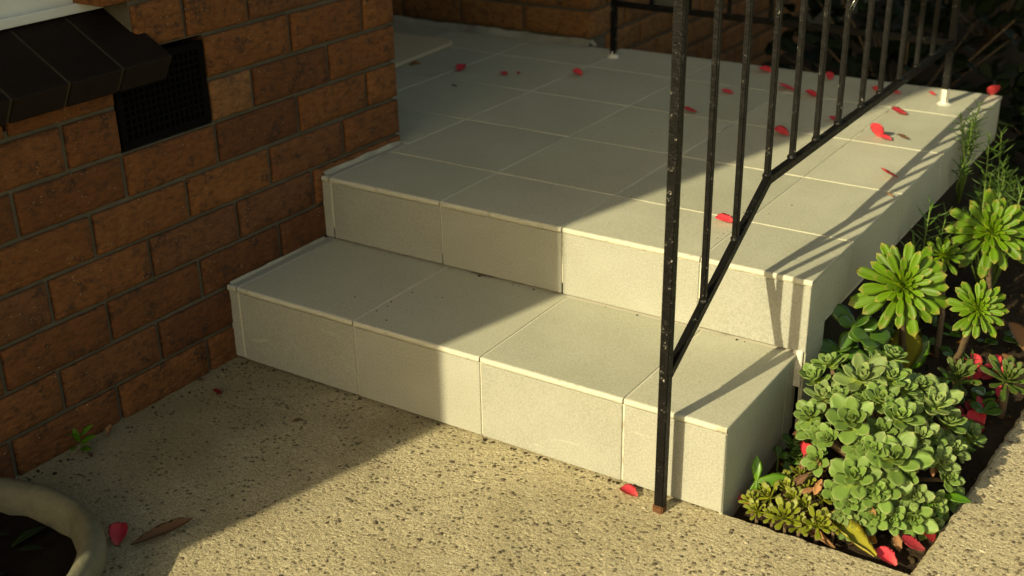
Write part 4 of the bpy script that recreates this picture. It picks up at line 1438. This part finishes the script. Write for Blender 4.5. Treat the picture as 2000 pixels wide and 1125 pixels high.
# litter: crumbs, twigs and grit nobody could count
def litter(name, spots, m, seed, parent=None):
    rg_ = random.Random(seed)
    bm_ = bmesh.new()
    for x, y, z, s in spots:
        b = bmesh.ops.create_icosphere(bm_, subdivisions=1, radius=s)['verts']
        q = Matrix.Rotation(rg_.uniform(0, 6.28), 3, 'Z')
        e = rg_.uniform(0.3, 1.0)
        for v_ in b:
            c_ = v_.co.copy()
            c_.y *= e
            c_.z *= 0.55
            v_.co = q @ c_ + Vector((x, y, z + s*0.3))
    o = from_bm(name, bm_, m, parent, True)
    return kind(o, 'stuff')
rg = random.Random(9)
sp_ = [(rg.uniform(1.09, 1.42), rg.uniform(0.03, 1.6), -0.024, rg.uniform(0.003, 0.010)) for i in range(420)]
o = litter('soil_crumbs', [(x, y, soil_z(x, y), s) for x, y, z, s in sp_], M['debris'], 1)
o['label'] = 'dark crumbs of soil and bark between the plants'
o['category'] = 'soil'
sp_ = [(0.40+rg.uniform(-.16, .06), 0.12+rg.uniform(-.1, .06), Z1, rg.uniform(0.0008, 0.0022)) for i in range(16)]
sp_ += [(rg.uniform(0.05, 1.0), 0.298, Z1, rg.uniform(0.001, 0.003)) for i in range(14)]
sp_ += [(rg.uniform(0.0, 1.0), rg.uniform(0.4, 1.5), ZL, rg.uniform(0.0006, 0.0018)) for i in range(50)]
sp_ += [(rg.uniform(0.02, 0.95), -0.006, 0.0, rg.uniform(0.002, 0.005)) for i in range(30)]
sp_ += [(rg.uniform(0.006, 0.03)+0.03*rg.random()**3, rg.uniform(-0.6, 0.0), 0.0, rg.uniform(0.002, 0.005)) for i in range(22)]
o = litter('grit', sp_, M['debris'], 2)
o['label'] = 'dark grit and crumbs scattered on steps and concrete'
o['category'] = 'grit'

# ------------------------------------------------------------------ planter at the lower left
def planter():
    root = empty('planter', (0.190, -0.862, 0.0))
    tag(root, 'low cream planter bowl with thick rounded rim at the lower left corner', 'planter')
    def se(t, a, b, e=2.35):
        c_, s_ = math.cos(t), math.sin(t)
        return (a*math.copysign(abs(c_)**(2/e), c_), b*math.copysign(abs(s_)**(2/e), s_))
    prof = [(0.90, -0.004), (0.955, 0.012), (0.985, 0.030), (1.0, 0.048), (0.992, 0.060), (0.970, 0.069), (0.940, 0.073), (0.905, 0.071), (0.875, 0.064), (0.858, 0.052), (0.85, 0.03), (0.84, 0.01)]
    n = 80
    bm_ = bmesh.new()
    rings = []
    for s, z in prof:
        ring = []
        for i in range(n):
            x, y = [q*s for q in se(2*math.pi*i/n, 0.243, 0.282)]
            ring.append(bm_.verts.new((x + 0.003*noise.noise((x*14, y*14, z*20)), y + 0.003*noise.noise((x*14, y*14, 5+z*20)), z + 0.003*noise.noise((x*9, y*9, 2)))))
        rings.append(ring)
    for a, b in zip(rings, rings[1:]):
        for i in range(n):
            bm_.faces.new((a[i], a[(i+1) % n], b[(i+1) % n], b[i]))
    bm_.faces.new(list(reversed(rings[0])))
    from_bm('bowl', bm_, M['pot'], root, True)
    v_, f_ = [(0, 0, 0.03)], []
    m_ = 40
    for k_ in range(1, 9):
        for i in range(m_):
            x, y = se(2*math.pi*i/m_, 0.243*0.855*k_/8, 0.282*0.855*k_/8)
            v_.append((x, y, 0.024+0.012*noise.noise((x*20, y*20, 1))))
    for i in range(m_):
        f_.append((0, 1+i, 1+(i+1) % m_))
    for k_ in range(7):
        for i in range(m_):
            a = 1+k_*m_
            f_.append((a+i, a+m_+i, a+m_+(i+1) % m_, a+(i+1) % m_))
    pydata('potting_soil', v_, f_, M['dark_soil'], root, True)
planter()
rg = random.Random(4)
pl = empty('potted_plant', (0.22, -0.88, 0.02))
tag(pl, 'dark leafy plant growing in the low cream planter', 'plant')
L_POT = leafset('pot_leaf', 'shrub', 2, 1.0, 0.2, 0.012, P_OVAL, 0.0, -0.2, fold=0.3)
off = Vector(pl.location)
for i in range(60):
    a, r_ = rg.uniform(0, 6.28), 0.16*rg.random()**0.6
    p = Vector((0.20+r_*math.cos(a), -0.87+r_*math.sin(a)*1.1, 0.025+rg.uniform(0.0, 0.02)))
    leaf_obj(pl, off, L_POT, p, (rg.uniform(-1, 1), rg.uniform(-1, 1), rg.uniform(0.0, 0.5)), (0, 0, 1), rg.uniform(0.03, 0.06))
petal((0.13, -0.70, 0.03), 0.03, 40, 'dark red petal lying on the soil in the planter', 10, 0, True, 0, 0.012)

# ------------------------------------------------------------------ unseen roofs added outside the frame to shade the place
cp = pydata('shade_roof', [(-3, -4.0, 3.36), (1.2, -4.0, 3.36), (1.2, -8.0, 5.96), (-3, -8.0, 5.96), (-3, -4.0, 3.46), (1.2, -4.0, 3.46), (1.2, -8.0, 6.06), (-3, -8.0, 6.06)],
            [(0, 3, 2, 1), (4, 5, 6, 7), (0, 1, 5, 4), (1, 2, 6, 5), (2, 3, 7, 6), (3, 0, 4, 7)], M['shade_lining'])
tag(cp, 'added roof with deep front, outside the picture, shading the back garden', 'roof')  # roof and front board invented to keep sun off the back garden
box('shade_fascia', (-3.0, -4.0, 3.34), (1.2, -3.94, 4.5), M['render'], cp)
for x_, y_ in ((1.1, -4.1), (1.1, -7.8)):  # posts that only carry the added roof
    box('post', (x_-0.06, y_-0.06, -0.16), (x_+0.06, y_+0.06, 3.40 if y_ > -5 else 5.8), M['render'], cp)
rf = box('porch_shade_roof', (-2.2, 1.1, 2.70), (1.55, 7.5, 2.82), M['shade_lining'])
tag(rf, 'added porch roof outside the picture, darkening the back of the landing', 'roof')  # added overhead, sized to darken the recess and the garden behind
ev = box('shade_eave', (-1.2, -2.262, 2.45), (0.38, 0.74, 2.58), M['shade_lining'])
tag(ev, 'added eave outside the picture, darkening the top of the brick wall', 'roof')  # added over the wall, its reach set to darken the upper bricks
